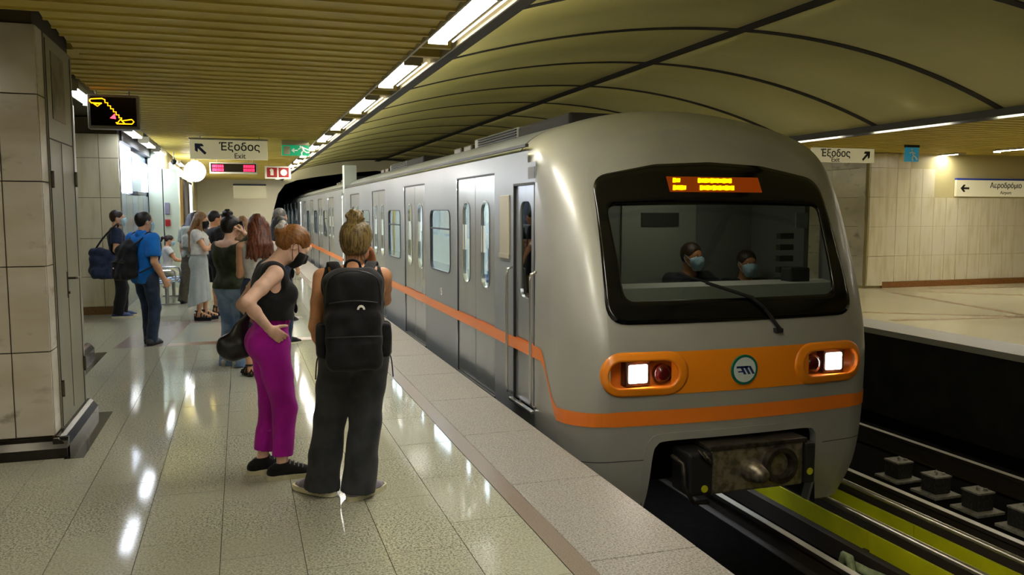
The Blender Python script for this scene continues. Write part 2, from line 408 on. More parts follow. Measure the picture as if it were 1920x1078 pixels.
# opposite ceiling
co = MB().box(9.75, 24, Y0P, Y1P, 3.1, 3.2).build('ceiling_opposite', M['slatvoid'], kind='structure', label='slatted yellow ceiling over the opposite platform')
so = None; y = -5.9
while y < 20:
    if so is None: so = MB().prism([(-.228, 3.0), (0, 2.968), (0, 2.953), (.026, 2.953), (.026, 3.05), (-.228, 3.05)], 9.78, 24, 'x').build('slat', M['slat'], co); so.location = (0, y, 0)
    else: share('slat', so, (0, y, 0), co)
    y += .265
MB().box(9.6, 9.64, Y0P, Y1P, 2.95, 3.12).box(9.74, 9.78, Y0P, Y1P, 2.93, 3.1).box(9.6, 9.78, Y0P, Y1P, 3.1, 3.13).build('trim_5', M['fascia'], kind='structure', label='dark lamp channel along the opposite ceiling edge')
for k in range(7):
    y0 = 5.0 + 2.3 * k
    o = MB().box(9.645, 9.735, y0, y0 + 1.5, 2.965, 2.985).build('tube_lamp', M['strip2'])
    pos = {1: 'shows whole above the opposite platform edge', 2: 'meets the train roof at its far end'}.get(k)
    tag(o, 'thin tube lamp in the opposite ceiling channel, ' + (pos or 'hidden behind the train or outside the view'), 'lamp', 'tube lamps over the opposite platform edge')
    lamp_panel(14.9, 15.1, y0 + .2, y0 + 1.6, 2.93, 'ceiling lamp over the opposite platform ' + ('that glows on the upper cream wall' if k == 3 else f'outside the view, number {ords[k]} from the front'), 'lamps over the opposite platform', M['lamp'])
# ------------------------------------------------------------------ marble tiling helper
def tiled(plane, const, u0, u1, us, zs, m, parent, out, name='marble_tile', gap=.008, thick=.02):
    """us: tile edges along the wall, zs: tile edges in height; out: +1/-1 direction of the face"""
    cache = {}
    for i in range(len(us) - 1):
        for j in range(len(zs) - 1):
            a, b = us[i] + gap / 2, us[i + 1] - gap / 2; c, d = zs[j] + gap / 2, zs[j + 1] - gap / 2
            key = (round(b - a, 3), round(d - c, 3))
            t = out * thick
            if key not in cache:
                mb = MB()
                if plane == 'y': mb.box(0, b - a, min(0, t), max(0, t), 0, d - c)
                else: mb.box(min(0, t), max(0, t), 0, b - a, 0, d - c)
                o = mb.build(name, m, parent); cache[key] = o
            else: o = share(name, cache[key], (0, 0, 0), parent)
            o.location = (a, const, c) if plane == 'y' else (const, a, c)
def frange(a, b, s):
    out = [a]
    while out[-1] + s < b - .05: out.append(out[-1] + s)
    return out + [b]
# ---- near pillar
pil = MB().box(-3.4, -1.29, 6.40, 7.62, 0, 3.2).build('pillar', M['marblegap'], kind='structure', label='marble clad pillar at the left edge with a steel door in its side')
zs = [.14, .732, 1.321, 1.897, 2.478, 2.94]
tiled('y', 6.40, 0, 0, [-3.3, -2.71, -2.11, -1.508, -1.27], zs, M['marble'], pil, -1)
tiled('x', -1.29, 0, 0, [6.40, 6.60], zs, M['marble'], pil, 1)
dr = MB().box(-1.29, -1.262, 6.605, 7.60, .12, 2.93).build('door_1', M['door'], kind='structure', label='grey steel service door in the side of the marble pillar')
b = MB().box(-1.262, -1.258, 6.625, 6.633, .14, 2.9).box(-1.262, -1.258, 7.515, 7.523, .14, 2.9).box(-1.262, -1.258, 6.63, 7.52, 2.205, 2.213).box(-1.262, -1.259, 7.05, 7.053, .2, 2.2)
b.build('door_gap', M['doordark'], dr)
for (yy, zz) in ((6.64, 1.92), (6.64, .42), (7.53, 1.95), (7.53, .45)):
    MB().cyl((-1.252, yy, zz - .06), (-1.252, yy, zz + .06), .011, 8).box(-1.262, -1.25, yy - .02, yy + .02, zz - .045, zz + .045).build('hinge', M['hinge'], dr)
MB().box(-1.262, -1.255, 7.02, 7.05, 1.04, 1.24).tube([(-1.256, 7.035, 1.19), (-1.205, 7.035, 1.19), (-1.2, 7.05, 1.19), (-1.2, 7.15, 1.185)], .009, 8).cyl((-1.26, 7.035, 1.08), (-1.245, 7.035, 1.08), .01, 8).build('door_handle', M['hinge'], dr)
MB().box(-1.262, -1.2575, 6.8, 7.25, 2.36, 2.84).build('upper_panel', mat('tarnished_panel', '6a6550', .35, noise=[((2, 3, 3), '1d1a12', .5, .62)]), dr)
def skirting(x1, y0, y1, x0, label, name):
    h, t = .135, .07
    prof = [(0, 0), (t + .02, 0), (t + .02, .07), (t * .8, h - .02), (t * .45, h), (0, h)]
    mb = MB()
    # side run along Y
    mb.prism([(x1 + a, b_) for a, b_ in prof], y0 - t, y1, 'y')
    # front run along X
    mb.prism([(y0 - a, b_) for a, b_ in prof], x0, x1 + .09, 'x')
    return mb.build(name, M['skirt'], kind='structure', label=label)
skirting(-1.27, 6.38, 7.62, -3.4, 'dark polished metal skirting around the near pillar', 'baseboard_pillar')
flat('black_floor_strip', [(-1.2, 6.26), (-1.075, 6.26), (-1.075, 7.66), (-1.2, 7.66)], M['blackstone'], fl, -.01, .0012)
# ---- second block behind it
pil2 = MB().box(-3.4, -1.80, 9.45, 10.85, 0, 3.2).build('pillar', M['greysteel'], kind='structure', label='narrow grey panelled pillar behind the near pillar')
MB().box(-1.80, -1.785, 9.5, 10.1, .15, 2.9).build('cladding_panel', M['door'], pil2); MB().box(-1.80, -1.785, 10.12, 10.8, .15, 2.9).build('cladding_panel', M['door'], pil2)
MB().box(-3.3, -1.82, 9.43, 9.45, .15, 2.9).build('cladding_panel', M['marble'], pil2)
skirting(-1.785, 9.43, 10.87, -3.4, 'metal skirting around the second pillar', 'baseboard_second_pillar')
flat('black_floor_strip', [(-1.695, 9.33), (-1.57, 9.33), (-1.57, 10.95), (-1.695, 10.95)], M['blackstone'], fl, -.01, .0012)
# ---- marble block (third)
pil3 = MB().box(-3.4, -1.87, 15.02, 15.3, 0, 3.2).build('pillar', M['marblegap'], kind='structure', label='cream marble wall end behind the two standing men')
tiled('y', 15.02, 0, 0, [-3.35, -2.75, -2.15, -1.855], [.13, .62, 1.25, 1.91, 2.55, 2.94], M['marble2'], pil3, -1)
MB().box(-3.4, -1.85, 14.985, 15.02, 0, .13).build('base_strip', M['brownstone'], pil3)
# ---- left wall of the room
MB().box(-6.1, -6.0, Y0P, Y1P, -.1, 3.3).build('wall_left', M['creamwall'], kind='structure', label='cream wall at the far left behind the pillars')
MB().box(-6, 1.44, Y0P - .1, Y0P, -.1, 3.3).build('wall_back', M['creamwall'], kind='structure', label='cream wall behind the viewer')
MB().box(-3.5, -3.4, 6.4, 15.3, 0, 3.2).build('wall_inner', M['creamwall'], kind='structure', label='cream wall linking the marble pillars')
# ---- recess with steel panels and light boxes (X=-1.9)
rec = MB().box(-2.1, -1.93, 15.3, 22.0, 0, 3.2).build('wall_steel', M['bluepanel'], kind='structure', label='blue grey steel panelled wall with light boxes')
def recpanel(y0, y1, z0, z1, m, name, dx=.02): MB().box(-1.93, -1.93 + dx, y0, y1, z0, z1, 0, .004).build(name, m, rec)
for i, (a, b_) in enumerate(((15.35, 16.2), (16.22, 17.1), (17.12, 18.0), (18.02, 18.9), (18.92, 20.0))):
    recpanel(a, b_, .1, 1.0, M['greysteel'], 'steel_panel'); recpanel(a, b_, 1.02, 2.0, M['greysteel' if i % 2 else 'bluepanel'], 'steel_panel')
recpanel(15.35, 17.0, 2.02, 2.85, M['lightbox'], 'light_box', .03); recpanel(18.6, 19.9, 2.1, 2.7, M['lightbox'], 'light_box', .03)
recpanel(17.05, 18.5, 2.02, 2.7, M['bluepanel'], 'steel_panel', .04); recpanel(17.1, 18.4, 2.0, 2.06, M['black'], 'dark_ledge', .12)
MB().box(-1.93, -1.84, 15.35, 20, 2.86, 3.05).build('soffit', M['doordark'], rec)
MB().box(-1.9, -1.6, 20.0, 20.6, 0, 3.0).box(-1.62, -1.3, 20.0, 20.6, 0, 2.62).build('wall_cabinet', M['palegreen'], kind='structure', label='pale green panel wall with a small red fire call box')
# ---- far left wall with advertising frames
MB().box(-1.9, -1.62, 20.6, Y1P, 0, 3.2).build('wall_far_left', M['creamwall'], kind='structure', label='cream wall with advertising panels far down the platform')
# ---- end wall with tunnel mouth
prt = [(1.0, -.02), (1.16, 1.0), (1.33, 1.75), (1.52, 2.4), (1.8, 2.78), (2.3, 2.97), (3.2, 3.13), (4.3, 3.28), (5.6, 3.40), (7.2, 3.3), (8.7, 3.0)]
ew = MB()
ew.prism([(-6, -.1), (1.0, -.1)] + prt + [(8.7, 4.2), (-6, 4.2)], 35.9, 36.15, 'y')
ew.build('wall_end', mat('end_wall_lit_cream', 'e2dcc0', .5), kind='structure', label='cream end wall with the black tunnel mouth')  # lighter than the other cream walls: lamp light put into the colour
MB().box(8.7, 24, 35.9, 36.1, -.1, 4.2).build('wall_end_opposite', M['creamwall'], kind='structure', label='cream end wall of the opposite platform')
tn = MB()
N_ = len(prt)
for i in range(N_ - 1):
    (xa, za), (xb, zb) = prt[i], prt[i + 1]
    tn.add([(xa, 36.1, za), (xb, 36.1, zb), (xb, 60, zb), (xa, 60, za)], [(0, 1, 2, 3)])
tn.box(1.0, 8.9, 60, 60.1, -1.4, 4); tn.add([(8.7, 36.1, -1.3), (8.7, 36.1, 3), (8.7, 60, 3), (8.7, 60, -1.3)], [(0, 1, 2, 3)])
tn.add([(1.0, 36.1, 0), (1.0, 60, 0), (2.1, 60, 0), (2.1, 36.1, 0)], [(0, 1, 2, 3)])
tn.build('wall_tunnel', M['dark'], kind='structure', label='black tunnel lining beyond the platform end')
# ---- opposite side walls
ow = MB().box(13.0, 24, 14.92, 15.2, 0, 3.2).build('wall_right', mat('wall_right_paint', 'b5aa78', .5), kind='structure', label='cream marble wall facing the camera on the opposite platform')
rows = [.13, .704, 1.35, 1.991, 2.627, 2.94]
cols = frange(13.42, 20.5, .345)
tiled('y', 14.92, 0, 0, cols, rows[:4], M['marble2'], ow, -1)
tiled('y', 14.92, 0, 0, [c for c in cols if c < 14.9], rows[3:5], M['marble2'], ow, -1)
tiled('y', 14.92, 0, 0, [c for c in cols if c < 14.2], rows[4:], M['marble2'], ow, -1)
tiled('y', 14.90, 0, 0, [13.0, 13.415], [.05] + rows[1:], M['marble2'], ow, -1, thick=.05)
MB().box(13.42, 24, 14.86, 14.92, 0, .13).build('base_strip', mat('rust_base', '8a5a2a', .4, noise=[(60, '6b421c', .48, .62)]), ow)
ow2 = MB().box(12.98, 13.2, 15.2, Y1P, 0, 3.2).build('wall_right_side', M['marblegap'], kind='structure', label='grey marble side wall of the opposite platform beside the train')
tiled('x', 12.98, 0, 0, frange(14.95, 24.0, 1.1), [.05] + rows[1:], mat('marble_grey', 'bdb8ac', .2, noise=[((2, 1, 2), 'a39e93', .45, .7), ((4, 3, 5), '8c8880', .6, .75)]), ow2, -1)
MB().box(24, 24.1, Y0P, Y1P, -.1, 3.3).build('wall_far_right', M['creamwall'], kind='structure', label='cream wall far to the right')
MB().box(8.7, 24, Y0P - .1, Y0P, -.1, 4.2).build('wall_back_opposite', M['creamwall'], kind='structure', label='cream wall behind the viewer on the opposite side')
MB().box(1.44, 8.7, Y0P - .1, Y0P, -1.4, 4.2).build('wall_back_track', M['dark'], kind='structure', label='dark track portal behind the viewer')
# left lamp row
for k, y0 in enumerate((9.7, 12.05, 14.4, 16.75, 19.1)):
    lamp_panel(-1.72, -1.56, y0, y0 + 1.3, 2.96, ['bright ceiling lamp beside the escalator display on the left', 'bright ceiling lamp hidden behind the escalator display', 'bright ceiling lamp at the top of the marble wall end', 'bright ceiling lamp over the steel panelled wall', 'bright ceiling lamp in front of the pale green panel'][k], 'lamps along the left wall', M['lampcool'])
for k, y0 in enumerate((22.5, 25.5, 28.5, 31.5)):
    lamp_panel(-1.5, -1.38, y0, y0 + 1.5, 2.9, f'{ords[k]} small lamp above the advertising panels beyond the green panel', 'lamps above the advertising panels', M['lampcool'])
for k, y0 in enumerate((-5, -2.2, .6, 3.4)):
    lamp_panel(-2.25, -2.15, y0, y0 + 1.4, 2.93, f'{ords[k]} ceiling lamp left of the viewer, outside the view', 'lamps left of the viewer', M['lampdim'])

# ------------------------------------------------------------------ tracks
def rail(x, name, label, z=-1.05):
    e = empty(name, (x, 0, EZ), 0, label, 'rail')
    prof = [(-.07, 0), (.07, 0), (.07, .012), (.012, .03), (.012, .15), (.036, .165), (.036, .2), (-.036, .2), (-.036, .165), (-.012, .15), (-.012, .03), (-.07, .012)]
    MB().prism(prof, -5, 58, 'y').build('rail_body', M['railside'], e)
    MB().box(-.033, .033, -5, 58, .2, .203).build('running_surface', M['railtop'], e)
    return e
rail(2.92, 'running_rail', 'running rail under the train beside the near platform')
rail(4.36, 'running_rail', 'running rail emerging from under the right side of the train')
rail(6.10, 'running_rail', 'running rail of the empty track beside the yellow covers')
rail(7.57, 'running_rail', 'running rail of the empty track nearest the opposite platform')
def third(x, label):
    e = empty('conductor_rail', (x, 0, EZ), 0, label, 'conductor rail', 'conductor rails with yellow covers')
    MB().tube([(0, -5, .33), (0, 58, .33)], .028, 10).build('conductor_bar', M['rail'], e, True)
    MB().box(-.02, .02, -5, 58, .05, .31).build('conductor_web', M['railside'], e)
    y = -4.9; a = b2 = br = None
    while y < 57:
        if a is None:
            a = MB().box(-.095, -.075, 0, 2.592, .06, .27).build('cover_board', M['yellow'], e)
            b2 = MB().box(.075, .105, 0, 2.592, .1, .29).build('cover_lip', M['yellow'], e)
            br = MB().box(-.16, .12, -.03, .03, 0, .12).build('bracket', M['railside'], e)
            for o in (a, b2, br): o.location = (0, y, 0)
        else:
            for n_, o in (('cover_board', a), ('cover_lip', b2), ('bracket', br)): share(n_, o, (0, y, 0), e)
        y += 2.6
    return e
third(5.02, 'yellow covered conductor rail nearest the train'); third(5.5, 'yellow covered conductor rail nearest the empty track')
MB().box(4.75, 4.83, -5, 58, EZ, EZ + .16).build('cable_duct', M['railside'], label='low dark cable duct between running rail and conductor rail', cat='duct')
bk = None
for k in range(5):
    yk = 5.12 + .52 * k
    if bk is None:
        bk = empty('fixing_block', (6.83, yk, EZ)); MB().box(-.17, .17, -.17, .17, 0, .03, 0, .006).build('base_plate', M['plate'], bk); MB().box(-.1, .1, -.1, .1, .03, .2, 0, .012).build('rubber_block', M['block'], bk); MB().box(-.105, .105, -.105, .105, .2, .215).build('cap_plate', M['plate'], bk)
        MB().tube([(-.03, -.03, .215), (-.02, -.03, .24), (.02, .02, .24), (.03, .04, .215)], .012, 6).cyl((.05, -.04, .21), (.05, -.04, .235), .02, 8).build('clip', M['plate'], bk); e = bk
    else:
        e = empty('fixing_block', (6.83, yk, EZ))
        for c in bk.children: share(c.name.split('.')[0], c, (0, 0, 0), e)
    tag(e, {0: 'black fixing block cut by the right picture edge between the rails', 1: 'nearest whole black fixing block between the rails of the empty track', 2: 'second whole black fixing block between the rails of the empty track', 3: 'third whole black fixing block between the rails of the empty track', 4: 'farthest black fixing block between the rails, half behind the train nose'}.get(k, 'black fixing block between the rails of the empty track, behind the train'), 'block', 'fixing blocks between the rails')
# greenish cast shoe by the rail
e = empty('rail_shoe', (4.575, 5.08, EZ), .5, 'pale green cast loop shoe lying beside the running rail', 'rail part')
ms = mat('pale_green_cast', '9aa67c', .5, noise=[(12, '78845c', .45, .65)])
MB().tube([(.16, -.22, .1), (-.05, -.24, .11), (-.15, -.16, .11), (-.12, .1, .12), (.0, .18, .14), (.1, .2, .16)], [.03, .035, .04, .04, .045, .05], 8, flat=.6).build('loop', ms, e, True)
MB().tube([(.16, -.22, .1), (.14, .05, .12), (.1, .2, .16)], [.03, .045, .05], 8, flat=.6).build('arm', ms, e, True)
MB().tube([(.02, .14, .05), (.1, .22, .2), (.2, .3, .18), (.22, .34, .05)], [.05, .06, .06, .05], 8, flat=.7).build('hook', ms, e, True)
e.scale = (.62, .8, .9)
# ------------------------------------------------------------------ metro train
TX, TW = 3.7, 1.4
M['body'] = mat('train_silver', '8f959a', .38, metal=.25, spec=.4, noise=[(.8, '878d92', .4, .7)], coat=.1)
M['nose'] = mat('train_nose_silver', 'acaca5', .36, metal=.25, spec=.5, noise=[(1.5, 'a09f99', .4, .7)], coat=.35)
M['doorleaf'] = mat('train_door_steel', 'a2a7aa', .24, metal=.5, noise=[((3, 3, .6), '989da0', .4, .7)])
M['orange'] = mat('orange_paint', 'ef8a18', .35, coat=.4)
M['orange2'] = mat('orange_red_paint', 'f28128', .38, coat=.3)
M['rubber'] = mat('black_rubber', '1a1b1c', .5)
M['wmask'] = mat('windscreen_black', '0a0b0d', .12, spec=.6)
M['glass'] = glassmat('train_glass', 'c5cdd0', .03)
M['wglass'] = glassmat('windscreen_glass', 'b0b8b4', .035, .02)
M['interior'] = mat('train_interior', 'c9ccc6', .5)
M['interlamp'] = mat('train_interior_lamp', 'ffffff', .5, emit=('f4f8ff', 26.0)); M['cabfill'] = mat('cab_fill_light', 'ffffff', .5, emit=('fff2dc', 8.0))
M['cabdark'] = mat('cab_dark', '24272a', .6); M['cabgrey'] = mat('cab_grey', '6d716c', .6); M['desk'] = mat('cab_desk', 'cfcec6', .4)
M['chrome'] = mat('bright_steel', 'd0d2d0', .18, metal=.9)
M['under'] = mat('underframe', '131313', .8)
M['headl'] = mat('headlight', 'ffffff', .5, emit=('fff1e0', 14.0))
M['redlens'] = mat('red_lens', '4a0a0a', .2, coat=.5)
M['trainled'] = mat('train_led', 'ffae00', .5, emit=('ff9a00', 4.0)); M['ledglow'] = mat('led_panel', '4a1e06', .4, emit=('a03c00', .14))
M['teal'] = mat('emblem_teal', '0c6a55', .4); M['emblemwhite'] = mat('emblem_white', 'c9d4d0', .4); M['emblemblue'] = mat('emblem_blue', '26306c', .4)
M['castmetal'] = mat('cast_metal', '4a443b', .45, metal=.6, noise=[(18, '2c2822', .4, .65)]); M['castlight'] = mat('worn_metal', '9a9280', .35, metal=.7, noise=[(20, '6b6455', .4, .65)])
M['yellowpaint'] = mat('yellow_mark', 'b5b820', .5)
half = [(1.28, -.74), (1.36, -.45), (1.395, -.1), (1.4, .3), (1.4, .9), (1.4, 1.5), (1.4, 1.9), (1.392, 2.05), (1.365, 2.17), (1.3, 2.275), (1.18, 2.365), (1.0, 2.44), (.75, 2.51), (.45, 2.565), (.15, 2.595)]
def dens(pts, k=4):
    out = []
    for a, b in zip(pts[:-1], pts[1:]):
        for i in range(k): out.append((a[0] + (b[0] - a[0]) * i / k, a[1] + (b[1] - a[1]) * i / k))
    return out + [pts[-1]]
def catmull(pts, k=5):
    P = [np.array(p, float) for p in pts]; out = []
    for i in range(len(P) - 1):
        p0 = P[max(i - 1, 0)]; p1 = P[i]; p2 = P[i + 1]; p3 = P[min(i + 2, len(P) - 1)]
        for j in range(k):
            t = j / k; out.append(.5 * ((2 * p1) + (-p0 + p2) * t + (2 * p0 - 5 * p1 + 4 * p2 - p3) * t * t + (-p0 + 3 * p1 - 3 * p2 + p3) * t ** 3))
    return [tuple(p) for p in out] + [tuple(P[-1])]
hs = catmull(half, 4)
outl = hs + [(-x, z) for x, z in hs[::-1]]          # right bottom -> over the roof -> left bottom
ZB, ZT = -.74, 2.6
yz = np.array([[-.9, 5.74], [-.74, 5.70], [-.45, 5.60], [-.1, 5.555], [.3, 5.535], [.6, 5.54], [.9, 5.60], [1.3, 5.735], [1.72, 5.91], [1.95, 6.03], [2.1, 6.115], [2.3, 6.25], [2.45, 6.39], [2.62, 6.6]])
_c = np.array(catmull([tuple(p) for p in yz], 12))
def Yf(z): return float(np.interp(z, _c[:, 0], _c[:, 1]))
def bow(x): return .05 * (x / .9) ** 2 if abs(x) < .9 else .05 + .11 * (abs(x) - .9)
RC = .30
def inner(p): return (p[0] * (1.4 - RC) / 1.4, ZB + (p[1] - ZB) * (ZT - .2 - ZB) / (ZT - ZB))
def front(x, z, lift=0.0):
    """world point on the nose at local x, height z (z below the roof edge)"""
    ax = abs(x); f = min(1, max(0, (1.4 - ax) / RC)); c = 1 - f; s = math.sqrt(max(0, 1 - c * c))
    return (TX + x * (1 + lift * .0), Yf(z) + bow(x) + RC * (1 - s) - lift, z)
def inpoly(x, z, poly):
    ins = False; n = len(poly)
    for i in range(n):
        x1, z1 = poly[i]; x2, z2 = poly[i - 1]
        if (z1 > z) != (z2 > z) and x < (x2 - x1) * (z - z1) / (z2 - z1) + x1: ins = not ins
    return ins
YB = 7.25                                           # rear end of the moulded nose at the roof
car = empty('metro_train_car', (TX, 12, EZ), 0, 'silver front car of the metro train with orange stripe and lit headlights', 'train car', 'cars of the metro train')
def P(o): o.parent = car; o.matrix_parent_inverse = Matrix.Translation((-TX, -12, -EZ)); return o
ws_out = rpoly([(-1.115, .845), (1.115, .845), (1.055, 1.97), (.5, 2.075), (0, 2.10), (-.5, 2.075), (-1.055, 1.97)], [.16, .16, .17, .5, .5, .5, .17], 6)
ws_in = rpoly([(-.955, 1.015), (.955, 1.015), (.985, 1.735), (.5, 1.745), (0, 1.75), (-.5, 1.745), (-.985, 1.735)], [.09, .09, .07, .2, .2, .2, .07], 6)
ws_mid = [((a[0] + b[0]) / 2, (a[1] + b[1]) / 2) for a, b in zip(ws_out, ws_in)]
def podc(sx): return rrect(.60, .24, .117, 8, sx * .845, .472)
pods = [podc(-1), podc(1)]
rc_in = rpoly([(-.82, -.9), (.82, -.9), (.755, -.04), (-.755, -.04)], [.01, .01, .1, .1], 6)
# nose shell: side run, rounded rim, front face with openings
NP = len(outl); rings = []
ring_y = []
for t in np.linspace(0, 1, 5)[:-1]: rings.append((0, None, t))
verts = []; 
def ring(pts): verts.append(pts)
def yb(x, z): return max(6.46, Yf(z) + bow(x) + RC + .02) if z < 2.06 else 6.98
for t in (0, .25, .5, .75):
    ring([(TX + x, yb(x, z) + (Yf(z) + bow(x) + RC - yb(x, z)) * t, z) for x, z in outl])
for th in np.linspace(0, pi / 2, 9):
    f = 1 - math.cos(th); r = []
    for p in outl:
        q = inner(p); x = p[0] + f * (q[0] - p[0]); z = p[1] + f * (q[1] - p[1]); r.append((TX + x, Yf(z) + bow(x) + RC * (1 - math.sin(th)), z))
    ring(r)
nr = len(verts)
fv = [p for r in verts for p in r]
ff = [(i * NP + k, i * NP + k + 1, (i + 1) * NP + k + 1, (i + 1) * NP + k) for i in range(nr - 1) for k in range(NP - 1)]
inl = [inner(p) for p in hs]                           # right half of the inner outline, bottom to top
iz = np.array([p[1] for p in inl]); ix = np.array([p[0] for p in inl])
zrow = np.concatenate([np.linspace(ZB, 2.0, 130)[:-1], np.linspace(2.0, iz[-1] - .001, 60)])
NX = 120; base_i = len(fv)
for z in zrow:
    w_ = float(np.interp(z, iz, ix))
    for t in np.linspace(-1, 1, NX + 1): x = w_ * t; fv.append((TX + x, Yf(z) + bow(x), float(z)))
for j in range(len(zrow) - 1):
    for k in range(NX):
        q = [base_i + j * (NX + 1) + k, base_i + j * (NX + 1) + k + 1, base_i + (j + 1) * (NX + 1) + k + 1, base_i + (j + 1) * (NX + 1) + k]
        cx = sum(fv[i][0] for i in q) / 4 - TX; cz = sum(fv[i][2] for i in q) / 4
        if inpoly(cx, cz, ws_mid) or inpoly(cx, cz, pods[0]) or inpoly(cx, cz, pods[1]) or inpoly(cx, cz, rc_in): continue
        ff.append(tuple(q))
no = mesh('nose_shell', fv, ff, M['nose'], None, True); P(no)
bm = bmesh.new(); bm.from_mesh(no.data); bmesh.ops.delete(bm, geom=[v_ for v_ in bm.verts if not v_.link_faces], context='VERTS'); bmesh.ops.recalc_face_normals(bm, faces=bm.faces); bm.to_mesh(no.data); bm.free()
no.data.polygons.foreach_set('use_smooth', [True] * len(no.data.polygons))
def patch_ring(name, o_, i_, m, lift=.006, lift2=None, depth=.05, sub=4):
    """band between two outlines laid on the nose, with turned-in edges"""
    n = len(o_); mb = MB(); lift2 = lift if lift2 is None else lift2
    L = []
    L.append([front(x, z, lift - depth) for x, z in o_])
    for j in range(sub + 1):
        t = j / sub; L.append([front(a[0] + (b[0] - a[0]) * t, a[1] + (b[1] - a[1]) * t, lift + (lift2 - lift) * t) for a, b in zip(o_, i_)])
    L.append([front(x, z, lift2 - depth) for x, z in i_])
    v = [p for r in L for p in r]; f = []
    for i in range(len(L) - 1):
        for k in range(n): f.append((i * n + k, i * n + (k + 1) % n, (i + 1) * n + (k + 1) % n, (i + 1) * n + k))
    return P(mesh(name, v, f, m, None, True))
def patch_grid(name, x0, x1, zlo, zhi, m, lift=.005, nx=30, nz=3, depth=.02):
    v = []; f = []
    for j in range(nz + 1):
        for i in range(nx + 1):
            x = x0 + (x1 - x0) * i / nx; z = zlo + (zhi - zlo) * j / nz; v.append(front(x, z, lift))
    for j in range(nz):
        for i in range(nx): a = j * (nx + 1) + i; f.append((a, a + 1, a + nx + 2, a + nx + 1))
    return P(mesh(name, v, f, m, None, True))
# sub-divide outlines so that patches follow the curve
def refine(poly, step=.06):
    out = []
    for i in range(len(poly)):
        a = Vector(poly[i]); b = Vector(poly[(i + 1) % len(poly)]); n = max(1, int((b - a).length / step))
        for k in range(n): out.append(tuple(a + (b - a) * k / n))
    return out
def refine2(A, B, step=.06):
    oa = []; ob = []
    for i in range(len(A)):
        a = Vector(A[i]); a2 = Vector(A[(i + 1) % len(A)]); b = Vector(B[i]); b2 = Vector(B[(i + 1) % len(A)]); n = max(1, int((a2 - a).length / step))
        for k in range(n): oa.append(tuple(a + (a2 - a) * k / n)); ob.append(tuple(b + (b2 - b) * k / n))
    return oa, ob
A_, B_ = refine2(ws_out, ws_in)
patch_ring('windscreen_surround', A_, B_, M['wmask'], .012, .012, .03, 5)
# windscreen glass
v = []; f = []; n = len(B_)
cen = (0, 1.38)
for s in (1, .8, .6, .4, .2): v += [front(cen[0] + (x - cen[0]) * s, cen[1] + (z - cen[1]) * s, .006) for x, z in B_]
for i in range(4):
    for k in range(n): f.append((i * n + k, i * n + (k + 1) % n, (i + 1) * n + (k + 1) % n, (i + 1) * n + k))
v.append(front(*cen, .006)); f += [(4 * n + k, 4 * n + (k + 1) % n, len(v) - 1) for k in range(n)]
P(mesh('windscreen', v, f, M['wglass'], None, True))
# destination display
dsp = P(MB().add([front(x, z, .016) for z in (1.85, 1.975) for x in (-.43, -.2, 0, .2, .43)], [(i, i + 1, i + 6, i + 5) for i in range(4)]).build('destination_display', M['ledglow']))
def dashes(rows_, name):
    mb = MB()
    for (x0, x1, z, h, n_) in rows_:
        for k in range(n_):
            xa = x0 + (x1 - x0) * k / n_; xb = xa + (x1 - x0) / n_ * (.96 if k % 3 else .8); sl = .012
            hh = h * (1, .85, .95, .8)[k % 4]
            mb.add([front(xa, z - hh, .019), front(xb, z - hh, .019), front(xb + sl, z + hh, .019), front(xa + sl, z + hh, .019)], [(0, 1, 2, 3)])
    o = mb.build(name, M['trainled']); tag(o, kind='stuff'); P(o); o.parent = dsp; o.matrix_parent_inverse = Matrix.Identity(4); return o
ld = dashes([(-.385, -.32, 1.945, .018, 2), (-.40, -.28, 1.885, .019, 4), (-.16, .155, 1.945, .019, 11), (-.16, .16, 1.886, .019, 11)], 'lit_characters')
# orange front band, pods, lamps
v = patch_grid('orange_band', -.62, .62, .31, .635, M['orange'], .006, 26, 4)
for sx, nm in ((-1, 'left'), (1, 'right')):
    o1, i1 = refine2(rrect(.70, .335, .167, 10, sx * .83, .472), rrect(.56, .205, .102, 10, sx * .845, .472))
    hp = patch_ring('headlight_pod', o1, i1, M['orange'], .012, .028, .04, 4)
    # recess bowl
    n = len(i1); vv = [front(x, z, .02) for x, z in i1] + [tuple(Vector(front(x * .0 + sx * .845 + (x - sx * .845) * .9, .472 + (z - .472) * .9, 0)) + Vector((0, .09, 0))) for x, z in i1]
    vv.append(tuple(sum((Vector(p) for p in vv[n:]), Vector()) / n))
    bo = mesh('recess', vv, [(k, (k + 1) % n, n + (k + 1) % n, n + k) for k in range(n)] + [(n + k, n + (k + 1) % n, 2 * n) for k in range(n)], M['orange2'], None, True); P(bo)
    c = Vector(front(sx * .885, .475, 0))
    P(MB().box(c.x - .105, c.x + .105, c.y - .0, c.y + .09, c.z - .095, c.z + .095, 0, .012).build('headlight_housing', mat('lamp_housing', '3a1d10', .4)))
    P(MB().box(c.x - .08, c.x + .08, c.y - .01, c.y + .02, c.z - .072, c.z + .072, 0, .015).build('headlight', M['headl']))
    c = Vector(front(sx * .675, .468, 0))
    P(MB().cyl((c.x, c.y + .06, c.z), (c.x, c.y - .0, c.z), .072, 20).sphere((c.x, c.y + .005, c.z), .062, 16, 8, 0, (1, .4, 1)).build('tail_light', M['redlens'], None, True))
